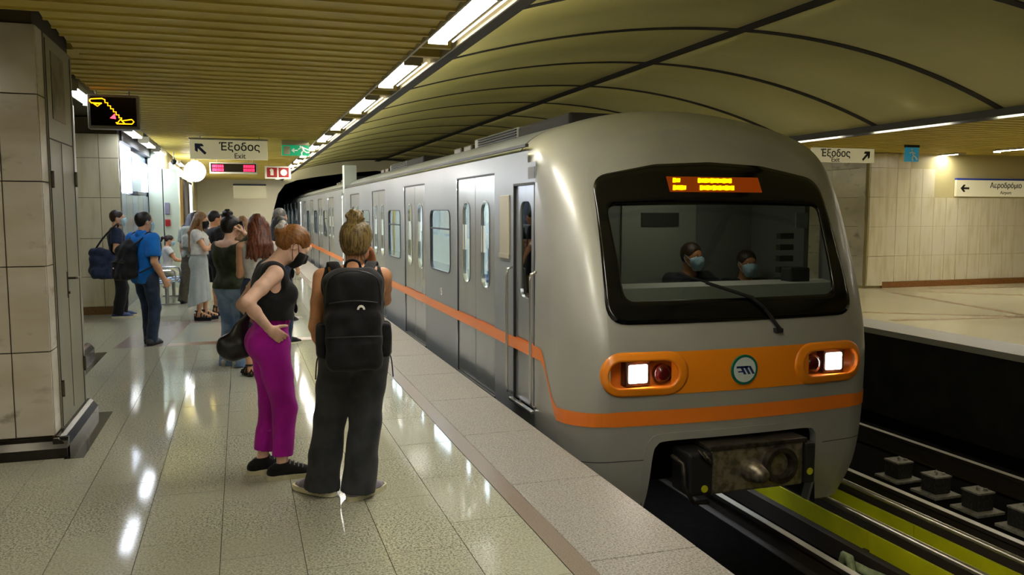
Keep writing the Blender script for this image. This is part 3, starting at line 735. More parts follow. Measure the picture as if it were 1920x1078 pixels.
# emblem
c = Vector(front(0, .468, .012))
def disc(r, y0, y1, m, name, par=None):
    return P(MB().cyl((TX, y1, .468), (TX, y0, .468), r, 36).build(name, m))
em = disc(.118, c.y - .006, c.y + .02, M['teal'], 'emblem'); disc(.098, c.y - .009, c.y, M['emblemwhite'], 'emblem_field')
mb = MB()
for k in range(3):
    x0 = -.048 + .038 * k
    mb.prism([(TX + x0, .468 + .028), (TX + x0 + .022, .468 + .028), (TX + x0 + .062, .468 - .036), (TX + x0 + .04, .468 - .036)], c.y - .012, c.y - .008, 'y')
mb.box(TX - .075, TX + .03, c.y - .012, c.y - .008, .468 + .014, .468 + .03).box(TX - .06, TX - .02, c.y - .012, c.y - .008, .468 - .018, .468 - .008)
P(mb.build('emblem_mark', M['emblemblue']))
# wiper
wp = [front(-.28, 1.14, .03), front(.1, 1.02, .035), front(.2, .94, .04), front(.34, .76, .03)]
P(MB().tube(wp, [.008, .012, .014, .016], 8).box(wp[-1][0] - .05, wp[-1][0] + .02, wp[-1][1] - .01, wp[-1][1] + .05, .74, .775, 0, .006).build('wiper', M['rubber'], None))
P(MB().tube([front(-.5, 1.22, .02), front(-.28, 1.15, .024), front(.13, 1.02, .024)], .009, 6).build('wiper_blade', M['rubber']))
# lower seam and skirt line
P(patch_grid('seam', -1.38, -.79, -.205, -.199, M['rubber'], .002, 14, 1)); P(patch_grid('seam', .80, 1.38, -.205, -.199, M['rubber'], .002, 14, 1))
# ---- orange stripe: along the side, dropping at the corner, across the front
path = []
for y in np.arange(19.6, 6.4, -.6): path.append(('s', y, .53, .052))
for y, z in ((6.36, .53), (6.30, .527), (6.25, .50), (6.2, .44), (6.13, .335), (6.06, .235), (6.01, .17), (5.97, .145), (5.92, .132), (5.87, .13)): path.append(('s', y, z, .052 if z > .52 or z < .14 else .068))
xs = [-1.4 + RC * (1 - math.cos(t)) for t in np.linspace(0.12, pi / 2, 9)]
for x in xs: path.append(('f', x, .13, .054))
for x in np.linspace(-1.05, 1.05, 22): path.append(('f', x, .13, .058))
for x in [-q for q in xs[::-1]]: path.append(('f', x, .13, .054))
v = []; f = []
for i, (k, a, z, h) in enumerate(path):
    for s in (-1, 1):
        if k == 's':
            y = a; zz = z + s * h
            y = a + (.03 * s if .14 < z < .52 else 0) 
            v.append((TX - 1.4 - .004, max(y, Yf(z) + bow(1.4) + RC), zz))
        else: v.append(tuple(Vector(front(a, z + s * h, .0)) + Vector((-.004 if a < 0 else .004, -.004, 0))))
f = [(2 * i, 2 * i + 2, 2 * i + 3, 2 * i + 1) for i in range(len(path) - 1)]
P(mesh('orange_stripe', v, f, M['orange2'], None, False))
# ---- coupler in its recess
P(MB().add([(TX + x, yy, z) for yy in (5.66, 6.6) for x, z in ((-.81, -.73), (-.77, -.03), (.77, -.03), (.81, -.73))], [(0, 1, 5, 4), (1, 2, 6, 5), (2, 3, 7, 6), (4, 5, 6, 7)]).build('coupler_recess', M['under']))
v0, i0 = refine2(rpoly([(-.86, -.9), (.86, -.9), (.79, .0), (-.79, .0)], [.01, .01, .13, .13], 6), rpoly([(-.8, -.9), (.8, -.9), (.735, -.06), (-.735, -.06)], [.01, .01, .1, .1], 6))
def open_strip(pairs, m, name, lift=.006, depth=.08):
    L = [[front(o[0], o[1], lift - .03) for o, i in pairs], [front(o[0], o[1], lift) for o, i in pairs], [front(i[0], i[1], lift) for o, i in pairs], [front(i[0], i[1], lift - depth) for o, i in pairs]]
    n_ = len(pairs); v_ = [p for r in L for p in r]
    return P(mesh(name, v_, [(a * n_ + k, a * n_ + k + 1, (a + 1) * n_ + k + 1, (a + 1) * n_ + k) for a in range(3) for k in range(n_ - 1)], m, None, False))
so_ = catmull([(-.865, -.735), (-.84, -.45), (-.81, -.15), (-.775, -.045), (-.68, .0), (-.3, .005), (.3, .005), (.68, .0), (.775, -.045), (.81, -.15), (.84, -.45), (.865, -.735)], 6)
si_ = catmull([(-.785, -.735), (-.765, -.45), (-.745, -.17), (-.715, -.09), (-.64, -.06), (-.3, -.055), (.3, -.055), (.64, -.06), (.715, -.09), (.745, -.17), (.765, -.45), (.785, -.735)], 6)
open_strip(list(zip(so_, si_)), M['nose'], 'recess_rim')
cp = MB()
cy = 5.42
cp.box(TX - .34, TX + .50, cy, cy + .12, -.47, -.12, 0, .02); cpl = P(cp.build('coupler_head', M['castlight']))
P(MB().box(TX - .36, TX + .52, cy - .015, cy + .3, -.125, -.085, 0, .01).build('coupler_top_plate', M['castmetal']))
P(MB().cyl((TX + .02, cy + .05, -.30), (TX + .02, cy - .16, -.31), .11, 22, .055).build('coupler_cone', M['castlight'], None, True))
cu = MB()
n = 24
for r0, y0, r1, y1 in ((.105, cy - .06, .145, cy - .06), (.145, cy - .06, .15, cy + .05), (.105, cy - .06, .07, cy + .1)):
    vv = []
    for r, y in ((r0, y0), (r1, y1)):
        vv += [(TX + .26 + r * math.cos(2 * pi * k / n), y, -.28 + r * math.sin(2 * pi * k / n)) for k in range(n)]
    cu.add(vv, [(k, (k + 1) % n, n + (k + 1) % n, n + k) for k in range(n)])
P(cu.build('coupler_funnel', M['castmetal'], None, True)); P(MB().cyl((TX + .26, cy + .1, -.28), (TX + .26, cy + .09, -.28), .08, 20).build('funnel_bottom', M['under']))
P(MB().box(TX - .54, TX - .33, cy - .02, cy + .25, -.46, -.13, 0, .02).build('electric_head', M['rubber'])); P(MB().box(TX + .50, TX + .60, cy - .02, cy + .25, -.46, -.13, 0, .02).build('electric_head', M['rubber']))
for x, z in ((TX - .405, -.405), (TX + .545, -.36)): P(MB().cyl((x, cy - .018, z), (x, cy - .026, z), .028, 14).build('yellow_mark', M['yellowpaint']))
P(MB().tube([(TX - .62, cy + .1, -.16), (TX - .58, cy, -.2), (TX - .575, cy - .02, -.38), (TX - .5, cy - .03, -.5), (TX - .36, cy, -.52)], .018, 8).build('hose', M['castmetal'], None, True))
P(MB().cyl((TX + .05, cy + .1, -.3), (TX + .05, 6.7, -.3), .07, 12).build('coupler_shaft', M['castmetal']))
P(MB().tube([(TX - .42, cy - .02, -.12), (TX - .40, cy - .06, -.16), (TX - .37, cy - .05, -.2), (TX - .33, cy, -.22)], .012, 6).tube([(TX - .46, cy - .01, -.1), (TX - .44, cy - .06, -.14), (TX - .4, cy - .06, -.18)], .01, 6).build('cable', M['castmetal'], None, True))
# ---- cab interior
ci = MB(); ci.box(TX - 1.25, TX + 1.25, 7.25, 7.3, -.1, 2.2); P(ci.build('cab_rear_wall', M['cabgrey']))
P(MB().box(TX - .25, TX + .55, 7.22, 7.25, .1, 1.95).build('cab_rear_door', mat('cab_door', '858a80', .5))); P(MB().box(TX - .05, TX + .35, 7.205, 7.22, 1.55, 1.68).build('door_notice', M['cabdark']))
P(MB().box(TX - 1.3, TX + 1.3, 6.0, 7.3, .0, .04).build('cab_floor', M['cabdark'])); P(MB().box(TX - 1.05, TX + 1.05, 6.42, 7.3, 2.05, 2.1).build('cab_ceiling', M['cabdark']))
P(MB().prism([(TX - 1.06, 5.80), (TX + 1.06, 5.80), (TX + 1.2, 6.15), (TX + .7, 6.2), (TX - 1.2, 6.2)], .9, 1.1, 'z').build('driver_desk', M['desk']))
P(MB().box(TX + 1.2, TX + 1.25, 6.42, 7.25, 0, 2.05).build('cab_side_lining', M['cabgrey']))
P(MB().box(TX + .72, TX + .92, 5.95, 6.1, 1.05, 1.22, 0, .02).build('control_box', M['cabdark']))
P(MB().tube([(TX - .97, 5.9, 1.05), (TX - 1.0, 6.02, 1.7)], .012, 6).build('windscreen_post', M['white'])); P(MB().box(TX - .56, TX - .54, 7.2, 7.22, .5, 1.9).build('cab_pillar', M['cabdark']))
nt = P(MB().box(TX + .83, TX + .95, 6.05, 6.06, 1.55, 1.68).build('paper_notice', mat('notice_grey', '8a938e', .5)))
mb = MB()
for k in range(5): mb.box(TX + .86, TX + 1.0, 6.3, 6.36, 1.05 + .1 * k, 1.1 + .1 * k)
P(mb.build('control_panel', M['cabdark']))

P(MB().box(TX - .3, TX + .3, 6.45, 6.55, 2.03, 2.05).build('cab_fill_light', M['cabfill']))  # added fill light that brightens the cab interior
# ---- side wall with openings
def plate_hole(y0, y1, z0, z1, hole, x, thick, hole_in=.02):
    """rectangular plate in plane x with a rounded hole (list of (y,z)); returns MB"""
    n = len(hole); cy_ = sum(p[0] for p in hole) / n; cz_ = sum(p[1] for p in hole) / n; out = []
    for (a, b) in hole:
        dy, dz = a - cy_, b - cz_; t = 1e9
        if dy > 1e-6: t = min(t, (y1 - cy_) / dy)
        if dy < -1e-6: t = min(t, (y0 - cy_) / dy)
        if dz > 1e-6: t = min(t, (z1 - cz_) / dz)
        if dz < -1e-6: t = min(t, (z0 - cz_) / dz)
        out.append((cy_ + dy * t, cz_ + dz * t))
    # snap nearest outline points to the corners
    for c in ((y0, z0), (y0, z1), (y1, z0), (y1, z1)):
        k = min(range(n), key=lambda i: (out[i][0] - c[0]) ** 2 + (out[i][1] - c[1]) ** 2); out[k] = c
    v = [(x, *p) for p in out] + [(x, *p) for p in hole] + [(x + thick, *p) for p in hole] + [(x + thick, *p) for p in out]
    f = []
    for r in range(3): f += [(r * n + k, r * n + (k + 1) % n, (r + 1) * n + (k + 1) % n, (r + 1) * n + k) for k in range(n)]
    f += [(3 * n + k, 3 * n + (k + 1) % n, (k + 1) % n, k) for k in range(n)]
    return MB().add(v, f)
def wall_grid(ys, zs, skip, x, m, name):
    mb = MB()
    for i in range(len(ys) - 1):
        for j in range(len(zs) - 1):
            if (i, j) in skip: continue
            mb.add([(x, ys[i], zs[j]), (x, ys[i + 1], zs[j]), (x, ys[i + 1], zs[j + 1]), (x, ys[i], zs[j + 1])], [(0, 1, 2, 3)])
    return mb.build(name, m)
XS = TX - 1.4
DOORS = [(7.60, 9.05), (10.75, 12.20), (13.90, 15.35), (17.05, 18.50)]
WINS = [(9.32, 10.46), (12.47, 13.61), (15.62, 16.76)]
ZD0, ZD1 = -.09, 2.05; ZW0, ZW1 = .93, 1.75
def rect_outline(y0, y1, z0, z1, r, n=5):
    return rrect(y1 - y0, z1 - z0, r, n, (y0 + y1) / 2, (z0 + z1) / 2)
protos = {}
def car_side(e, mloc, y_start, y_end, cab):
    """everything of one side, in world coordinates; e = parent empty with inverse matrix mloc"""
    def Q(o, par=None):
        o.parent = par or e
        if par is None: o.matrix_parent_inverse = mloc
        return o
    ys = sorted({y_start, y_end, *[a for d in DOORS for a in d], *[a for d in WINS for a in d], *([6.47, 7.02, 6.64] if cab else [])})
    zs = [-.2, ZD0, .02, ZW0, ZW1, 1.93, ZD1, 2.2]
    skip = set()
    for i in range(len(ys) - 1):
        mid = (ys[i] + ys[i + 1]) / 2
        for j in range(len(zs) - 1):
            zm = (zs[j] + zs[j + 1]) / 2
            if any(a < mid < b for a, b in DOORS) and ZD0 < zm < ZD1: skip.add((i, j))
            if any(a < mid < b for a, b in WINS) and ZW0 < zm < ZW1: skip.add((i, j))
            if cab and 6.47 < mid < 7.02 and .02 < zm < 1.93: skip.add((i, j))
            if cab and mid < 6.64 and zm > 1.93: skip.add((i, j))
    Q(wall_grid(ys, zs, skip, XS, M['body'], 'side_wall'))
    for (a, b) in WINS:
        k = 'win'
        if k not in protos:
            h = rect_outline(.04, b - a - .04, ZW0 + .04, ZW1 - .04, .11)
            fr = plate_hole(0, b - a, ZW0, ZW1, h, XS, .03).build('window_surround', M['body'])
            h2 = rect_outline(.05, b - a - .05, ZW0 + .05, ZW1 - .05, .10)
            n = len(h); v = [(XS - .008, *p) for p in h] + [(XS - .008, *p) for p in h2] + [(XS + .02, *p) for p in h] + [(XS + .02, *p) for p in h2]
            g = MB().add(v, [(q, (q + 1) % n, n + (q + 1) % n, n + q) for q in range(n)] + [(q, (q + 1) % n, 2 * n + (q + 1) % n, 2 * n + q) for q in range(n)] + [(n + q, n + (q + 1) % n, 3 * n + (q + 1) % n, 3 * n + q) for q in range(n)])
            g.box(XS - .004, XS + .012, .06, b - a - .06, 1.475, 1.495); g = g.build('window_seal', M['rubber'])
            pn = MB().box(XS + .012, XS + .014, .05, b - a - .05, ZW0 + .05, ZW1 - .05).build('window_pane', M['glass'])
            protos[k] = (fr, g, pn)
            for o in protos[k]: Q(o); o.location = (0, a, 0)
        else:
            for nm, o in zip(('window_surround', 'window_seal', 'window_pane'), protos[k]): q = share(nm, o, (0, a, 0), None); Q(q)
    for (a, b) in DOORS:
        w2 = (b - a) / 2
        for s in (0, 1):
            if 'leaf' not in protos:
                h = rect_outline(.2, .515, .92, 1.80, .13)
                lf = plate_hole(.008, w2 - .008, ZD0 + .01, ZD1 - .01, h, XS + .012, .03).build('door_leaf', M['doorleaf'])
                n = len(h); h2 = rect_outline(.218, .497, .938, 1.782, .112)
                g = MB().add([(XS + .006, *p) for p in h] + [(XS + .006, *p) for p in h2] + [(XS + .04, *p) for p in h2], [(q, (q + 1) % n, n + (q + 1) % n, n + q) for q in range(n)] + [(n + q, n + (q + 1) % n, 2 * n + (q + 1) % n, 2 * n + q) for q in range(n)]).build('door_window_seal', M['chrome'])
                pn = MB().box(XS + .03, XS + .032, .2, .515, .92, 1.80).build('door_pane', M['glass'])
                stp = MB().box(XS + .0115, XS + .0125, .008, w2 - .008, .478, .582).build('stripe_section', M['orange2'])
                st2 = MB().box(XS + .024, XS + .0265, .42, .47, 1.28, 1.55).build('door_sticker', M['white'])
                protos['leaf'] = (lf, g, pn, stp, st2)
                Q(lf); lf.location = (0, a, 0)
                for o in (g, pn, stp, st2): o.parent = lf
            else:
                lf = share('door_leaf', protos['leaf'][0], (0, a + w2 * s, 0), None); Q(lf)
                for nm, o in zip(('door_window_seal', 'door_pane', 'stripe_section', 'door_sticker'), protos['leaf'][1:]): q = share(nm, o, (0, 0, 0), lf)
        if 'sill' not in protos:
            protos['sill'] = Q(MB().box(XS - .02, XS + .05, -.02, 1.47, ZD0 - .035, ZD0).build('door_sill', M['rubber'])); protos['sill'].location = (0, a, 0)
            protos['dtop'] = Q(MB().box(XS + .0, XS + .02, 0, 1.45, ZD1 - .012, ZD1 + .006).box(XS + .002, XS + .06, -.006, .006, ZD0, ZD1).box(XS + .002, XS + .06, 1.444, 1.456, ZD0, ZD1).box(XS + .02, XS + .03, .715, .735, ZD0, ZD1).build('door_gasket', M['rubber'])); protos['dtop'].location = (0, a, 0)
        else:
            Q(share('door_sill', protos['sill'], (0, a, 0), None)); Q(share('door_gasket', protos['dtop'], (0, a, 0), None))
    # lower skirt, roof, gutter, interior
    Q(MB().box(XS + .03, XS + .05, y_start, y_end, -.8, -.2).build('underframe', M['under']))
    rf = [p for p in outl if p[1] > 2.03]
    v = [(TX + x, y, z) for y in (y_start + (.56 if cab else 0), y_end) for x, z in rf]; n = len(rf)
    Q(mesh('roof', v, [(k, k + 1, n + k + 1, n + k) for k in range(n - 1)], M['body'], None, True))
    Q(MB().box(XS + .015, XS + .045, y_start + (.3 if cab else 0), y_end, 2.24, 2.265).build('gutter', M['rubber']))
    v = MB(); v.box(TX - 1.3, TX + 1.38, y_start + (1.75 if cab else .1), y_end - .1, -.12, -.1).box(TX + 1.36, TX + 1.4, y_start + (.5 if cab else 0), y_end, -.8, 2.2).box(TX - 1.3, TX + 1.3, y_start + (1.75 if cab else .1), y_end - .1, 2.15, 2.17)
    v.box(TX - 1.38, TX + 1.38, y_end - .06, y_end, -.2, 2.2)
    if not cab: v.box(TX - 1.38, TX + 1.38, y_start, y_start + .06, -.2, 2.2)
    Q(v.build('interior_lining', M['interior'], None))
    Q(MB().box(TX - .6, TX - .5, y_start + 1.9, y_end - .5, 2.12, 2.14).box(TX + .5, TX + .6, y_start + 1.9, y_end - .5, 2.12, 2.14).build('interior_lamp', M['interlamp']))
    sm = MB()
    for (a, b) in WINS: sm.box(TX - 1.3, TX - .85, a - .1, b + .1, .3, .36).box(TX - 1.33, TX - 1.27, a - .1, b + .1, .36, .85).box(TX + .85, TX + 1.3, a - .1, b + .1, .3, .36).box(TX + 1.25, TX + 1.33, a - .1, b + .1, .36, .9)
    Q(sm.build('seat_row', mat('seat_blue', '3c4660', .6)))
    pm = MB()
    for (a, b) in DOORS: pm.cyl((TX - .7, a, -.1), (TX - .7, a, 2.15), .016, 8).cyl((TX - .7, b, -.1), (TX - .7, b, 2.15), .016, 8)
    Q(pm.build('grab_pole', mat('pole_yellow', 'c9a02c', .35)))
mi = Matrix.Translation((-TX, -12, -EZ))
car_side(car, mi, 6.45, 19.6, True)
# cab door on the front car
lf = plate_hole(6.478, 7.012, .03, 1.92, rect_outline(6.60, 6.90, .95, 1.78, .1), XS + .02, .03).build('cab_door', M['doorleaf']); P(lf)
P(MB().box(XS + .034, XS + .036, 6.6, 6.9, .95, 1.78).build('cab_door_pane', glassmat('cab_glass', '5a6068', .12)))
P(MB().box(XS + .0195, XS + .0205, 6.478, 7.012, .478, .582).build('stripe_section', M['orange2']))
P(MB().box(XS - .002, XS + .05, 6.465, 6.48, .02, 1.93).box(XS - .002, XS + .05, 7.01, 7.025, .02, 1.93).box(XS - .002, XS + .05, 6.47, 7.02, 1.915, 1.935).build('cab_door_gasket', M['rubber']))
for yy in (6.42, 7.06): P(MB().tube([(XS, yy, 1.2), (XS - .045, yy, 1.18), (XS - .05, yy, 1.1), (XS - .05, yy, .15), (XS - .04, yy, .08), (XS, yy, .06)], .013, 8).build('grab_rail', M['chrome'], None, True))
P(MB().box(XS - .04, XS, 6.45, 7.04, .0, .03, 0, .006).build('cab_step', M['chrome']))
P(MB().box(XS - .012, XS, 7.12, 7.40, 1.30, 1.84, 0, .006).box(XS - .018, XS - .01, 7.11, 7.41, 1.27, 1.31).build('route_box', mat('route_box', 'a8a28c', .45)))
P(MB().box(XS - .006, XS, 6.46, 6.62, 1.965, 2.06).build('side_vent', mat('vent_grey', '6f6f72', .5)))
P(MB().box(XS - .001, XS + .004, 6.44, 6.66, 1.93, 2.10).build('corner_plate', M['body']))
# roof equipment
def roof_gear(e, ml, y):
    def Q(o): o.parent = e; o.matrix_parent_inverse = ml; return o
    Q(MB().box(TX - .95, TX + .2, y - .45, y + .95, 2.38, 2.56, 0, .03).build('roof_box', M['under']))
    hous = Q(MB().box(TX - .93, TX + .93, y + 1.0, y + 2.7, 2.38, 2.57, 0, .02).build('air_conditioner', mat('ac_grey', '6b6d68', .5)))
    for k in range(5):
        o = MB().box(TX - .945, TX - .93, y + 1.05, y + 2.5, 2.425 + .028 * k, 2.44 + .028 * k).build('grille_slat', M['under']); o.parent = hous
    for yy in (y + 2.8, y + 3.3): Q(MB().box(TX - .95, TX - .5, yy, yy + .36, 2.4, 2.52, 0, .02).build('roof_unit', M['castmetal']))
roof_gear(car, mi, 7.3); roof_gear(car, mi, 13.4)
tx = text('15', .13, (XS - .003, 9.85, .72), Matrix(((0, 0, -1), (-1, 0, 0), (0, 1, 0))), M['white'], None, 'car_number'); P(tx)
# following cars
for k, (sh, lab) in enumerate(((14.3, 'silver second car of the metro train behind the gap'), (28.6, 'silver last car of the metro train entering the tunnel mouth'))):
    e = empty('metro_train_car', (TX, 12 + sh, EZ), 0, lab, 'train car', 'cars of the metro train')
    ml = Matrix.Translation((-TX, -12, -EZ))
    car_side(e, ml, 5.75, 19.6, False)
    roof_gear(e, ml, 7.3)
    o = MB().box(XS - .004, XS, 5.75, 19.6, .478, .582).build('orange_stripe', M['orange2']); o.parent = e; o.matrix_parent_inverse = ml
    o = MB().box(TX - 1.1, TX + 1.1, 5.36, 5.74, -.3, 2.3).build('gangway', M['rubber']); o.parent = e; o.matrix_parent_inverse = ml
    if k == 0:
        o = MB().box(XS + .02, XS + .3, 5.36, 5.72, 2.1, 2.75).build('gap_cabinet', mat('cabinet_grey', 'aab4b2', .4)); o.parent = e; o.matrix_parent_inverse = ml
# ------------------------------------------------------------------ people: distance-field modelling
def V3(*a): return np.array(a, float)
def nrm(v): v = np.asarray(v, float); return v / (np.linalg.norm(v) + 1e-12)
class Field:
    """union of blended primitives sampled on a grid; surface extracted by surface nets"""
    def __init__(s): s.pr = []
    def seg(s, a, b, ra, rb=None, k=.02, flat=1.0, side=None, op='u'):
        """tapered capsule; flat<1 squashes it along `side`"""
        s.pr.append(('seg', np.asarray(a, float), np.asarray(b, float), ra, ra if rb is None else rb, k, flat, None if side is None else nrm(side), op)); return s
    def ell(s, c, r, k=.02, R=None, op='u'):
        s.pr.append(('ell', np.asarray(c, float), np.asarray(r, float), np.eye(3) if R is None else np.asarray(R, float), None, k, None, None, op)); return s
    def rbox(s, c, half, r, k=.02, R=None, op='u'):
        s.pr.append(('box', np.asarray(c, float), np.asarray(half, float), np.eye(3) if R is None else np.asarray(R, float), r, k, None, None, op)); return s
    def plane(s, p, n, k=.004):
        """cut away the side the normal points to"""
        s.pr.append(('pl', np.asarray(p, float), nrm(n), None, None, k, None, None, 'i')); return s
    def disp(s, fn): s.pr.append(('fn', fn, None, None, None, 0, None, None, 'd')); return s
    def mesh(s, h, infl=0.0):
        lo = np.full(3, 1e9); hi = np.full(3, -1e9)
        for p in s.pr:
            if p[8] != 'u': continue
            if p[0] == 'seg':
                for q, r in ((p[1], p[3]), (p[2], p[4])): lo = np.minimum(lo, q - r); hi = np.maximum(hi, q + r)
            else:
                e = np.max(p[2]) * (1.3 if p[0] == 'box' else 1); lo = np.minimum(lo, p[1] - e); hi = np.maximum(hi, p[1] + e)
        lo = lo - 3 * h - infl; hi = hi + 3 * h + infl
        n = np.ceil((hi - lo) / h).astype(int) + 1
        ax = [lo[i] + h * np.arange(n[i]) for i in range(3)]
        F = np.full(tuple(n), .2, np.float32)
        for p in s.pr:
            typ, k, op = p[0], p[5], p[8]
            if op == 'd':
                msk = np.abs(F) < .05; idx = np.nonzero(msk)
                F[msk] += p[1](ax[0][idx[0]], ax[1][idx[1]], ax[2][idx[2]]).astype(np.float32); continue
            if typ == 'pl':
                d = ((ax[0] - p[1][0]) * p[2][0])[:, None, None] + ((ax[1] - p[1][1]) * p[2][1])[None, :, None] + ((ax[2] - p[1][2]) * p[2][2])[None, None, :]
                F = np.maximum(F, d.astype(np.float32)); continue
            if typ == 'seg':
                m = max(p[3], p[4]); bl = np.minimum(p[1], p[2]) - m; bh = np.maximum(p[1], p[2]) + m
            else: m = np.max(p[2]) * (1.75 if typ == 'box' else 1); bl = p[1] - m; bh = p[1] + m
            pad = .05 + infl + k
            i0 = np.maximum(np.floor((bl - pad - lo) / h).astype(int), 0); i1 = np.minimum(np.ceil((bh + pad - lo) / h).astype(int) + 1, n)
            if (i1 <= i0).any(): continue
            X = ax[0][i0[0]:i1[0]][:, None, None]; Y = ax[1][i0[1]:i1[1]][None, :, None]; Z = ax[2][i0[2]:i1[2]][None, None, :]
            if typ == 'seg':
                a, b = p[1], p[2]; ba = b - a; L2 = max(ba @ ba, 1e-9)
                x, y, z = X - a[0], Y - a[1], Z - a[2]
                t = np.clip((x * ba[0] + y * ba[1] + z * ba[2]) / L2, 0, 1)
                dx, dy, dz = x - t * ba[0], y - t * ba[1], z - t * ba[2]
                q2 = dx * dx + dy * dy + dz * dz; fl = p[6]
                if p[7] is not None and fl != 1.0:
                    sd = p[7]; ds = dx * sd[0] + dy * sd[1] + dz * sd[2]
                    q2 = q2 - ds * ds + (ds / fl) ** 2
                r = p[3] + (p[4] - p[3]) * t
                d = (np.sqrt(q2) - r) * (min(fl, 1.0) ** .5 if fl != 1 else 1)
            elif typ == 'box':
                c, r, R = p[1], p[2] - p[4], p[3]; x, y, z = X - c[0], Y - c[1], Z - c[2]
                u = [np.abs(x * R[0, i] + y * R[1, i] + z * R[2, i]) - r[i] for i in range(3)]
                d = np.sqrt(np.maximum(u[0], 0) ** 2 + np.maximum(u[1], 0) ** 2 + np.maximum(u[2], 0) ** 2) + np.minimum(np.maximum(np.maximum(u[0], u[1]), u[2]), 0) - p[4]
            else:
                c, r, R = p[1], p[2], p[3]; x, y, z = X - c[0], Y - c[1], Z - c[2]
                u = [x * R[0, i] + y * R[1, i] + z * R[2, i] for i in range(3)]
                q = np.sqrt((u[0] / r[0]) ** 2 + (u[1] / r[1]) ** 2 + (u[2] / r[2]) ** 2)
                g = np.sqrt((u[0] / r[0] ** 2) ** 2 + (u[1] / r[1] ** 2) ** 2 + (u[2] / r[2] ** 2) ** 2) + 1e-6
                d = q * (q - 1) / g
            d = d.astype(np.float32) - infl
            sl = tuple(slice(i0[i], i1[i]) for i in range(3)); A = F[sl]
            if op == 'u':
                if k > 0:
                    hh = np.maximum(k - np.abs(A - d), 0) / k; F[sl] = np.minimum(A, d) - hh * hh * k * .25
                else: F[sl] = np.minimum(A, d)
            elif op == 's':
                d2 = -d
                hh = np.maximum(k - np.abs(A - d2), 0) / max(k, 1e-6); F[sl] = np.maximum(A, d2) + hh * hh * k * .25
        return surface_nets(F, lo, h)
def surface_nets(F, lo, h):
    S = F < 0
    c = np.zeros(tuple(np.array(F.shape) - 1), np.int8)
    nx, ny, nz = c.shape
    for dx in (0, 1):
        for dy in (0, 1):
            for dz in (0, 1): c += S[dx:dx + nx, dy:dy + ny, dz:dz + nz]
    act = (c > 0) & (c < 8)
    I = np.argwhere(act); 
    if len(I) == 0: return np.zeros((0, 3)), np.zeros((0, 4), int)
    idx = np.full(c.shape, -1, np.int64); idx[act] = np.arange(len(I))
    acc = np.zeros((len(I), 3)); cnt = np.zeros(len(I))
    cor = [(0, 0, 0), (1, 0, 0), (0, 1, 0), (1, 1, 0), (0, 0, 1), (1, 0, 1), (0, 1, 1), (1, 1, 1)]
    val = [F[I[:, 0] + a, I[:, 1] + b, I[:, 2] + d] for a, b, d in cor]
    for i in range(8):
        for j in range(i + 1, 8):
            df = np.abs(np.array(cor[i]) - np.array(cor[j])).sum()
            if df != 1: continue
            m = (val[i] < 0) != (val[j] < 0); t = val[i][m] / (val[i][m] - val[j][m])
            acc[m] += np.array(cor[i]) + t[:, None] * (np.array(cor[j]) - np.array(cor[i])); cnt[m] += 1
    verts = lo + h * (I + acc / cnt[:, None])
    faces = []
    for ax_ in range(3):
        u, v = [(1, 2), (2, 0), (0, 1)][ax_]
        sa = [slice(None)] * 3; sb = [slice(None)] * 3; sa[ax_] = slice(0, -1); sb[ax_] = slice(1, None)
        ch = S[tuple(sa)] != S[tuple(sb)]
        E = np.argwhere(ch); ok = (E[:, u] > 0) & (E[:, v] > 0) & (E[:, u] < F.shape[u] - 1) & (E[:, v] < F.shape[v] - 1); E = E[ok]
        if not len(E): continue
        pos = S[tuple(sa)][tuple(E.T)]
        q = []
        for du, dv in ((0, 0), (-1, 0), (-1, -1), (0, -1)):
            G = E.copy(); G[:, u] += du; G[:, v] += dv; q.append(idx[tuple(G.T)])
        q = np.stack(q, 1); q[~pos] = q[~pos][:, ::-1]
        faces.append(q)
    return verts, np.concatenate(faces)
def nets_obj(name, fld, h, m, parent=None, infl=0.0, smooth_it=1):
    v, f = fld.mesh(h, infl)
    for _ in range(smooth_it):                      # light Laplacian smoothing
        acc = np.zeros_like(v); cn = np.zeros(len(v))
        for i in range(4):
            a, b = f[:, i], f[:, (i + 1) % 4]
            for d in range(3): acc[:, d] += np.bincount(a, v[b, d], len(v)) + np.bincount(b, v[a, d], len(v))
            cn += np.bincount(a, minlength=len(v)) + np.bincount(b, minlength=len(v))
        v = v * .5 + .5 * acc / np.maximum(cn, 1)[:, None]
    me = bpy.data.meshes.new(name); me.vertices.add(len(v)); me.vertices.foreach_set('co', v.astype(np.float32).ravel())
    me.loops.add(len(f) * 4); me.loops.foreach_set('vertex_index', f.astype(np.int32).ravel())
    me.polygons.add(len(f)); me.polygons.foreach_set('loop_start', np.arange(len(f), dtype=np.int32) * 4); me.polygons.foreach_set('loop_total', np.full(len(f), 4, np.int32))
    me.update(calc_edges=True); me.validate()
    return new_obj(name, me, parent, m, True)

def rotm(axis, a):
    return np.array(Matrix.Rotation(a, 3, Vector(axis)))
def ik(a, t, l1, l2, hint):
    """two-bone chain: returns joint and end, bending towards hint"""
    a = np.asarray(a, float); t = np.asarray(t, float); d = t - a; L = np.linalg.norm(d); mx = (l1 + l2) * .998
    if L > mx: t = a + d / L * mx; d = t - a; L = mx
    L = max(L, abs(l1 - l2) + .01); x = (L * L + l1 * l1 - l2 * l2) / (2 * L); hgt = math.sqrt(max(0, l1 * l1 - x * x))
    u = d / np.linalg.norm(d); hn = np.asarray(hint, float); hn = hn - u * (hn @ u); hn = nrm(hn)
    return a + u * x + hn * hgt, t
SK = dict(fair='e6bca2', tan='cc9268', mid='d2a07c', dark='a8744e')
for k_, c_ in SK.items(): M['skin_' + k_] = mat('skin_' + k_, c_, .5, spec=.35, noise=[(14, tuple(x * .93 for x in [int(c_[i:i + 2], 16) / 255 for i in (0, 2, 4)]), .45, .65)])
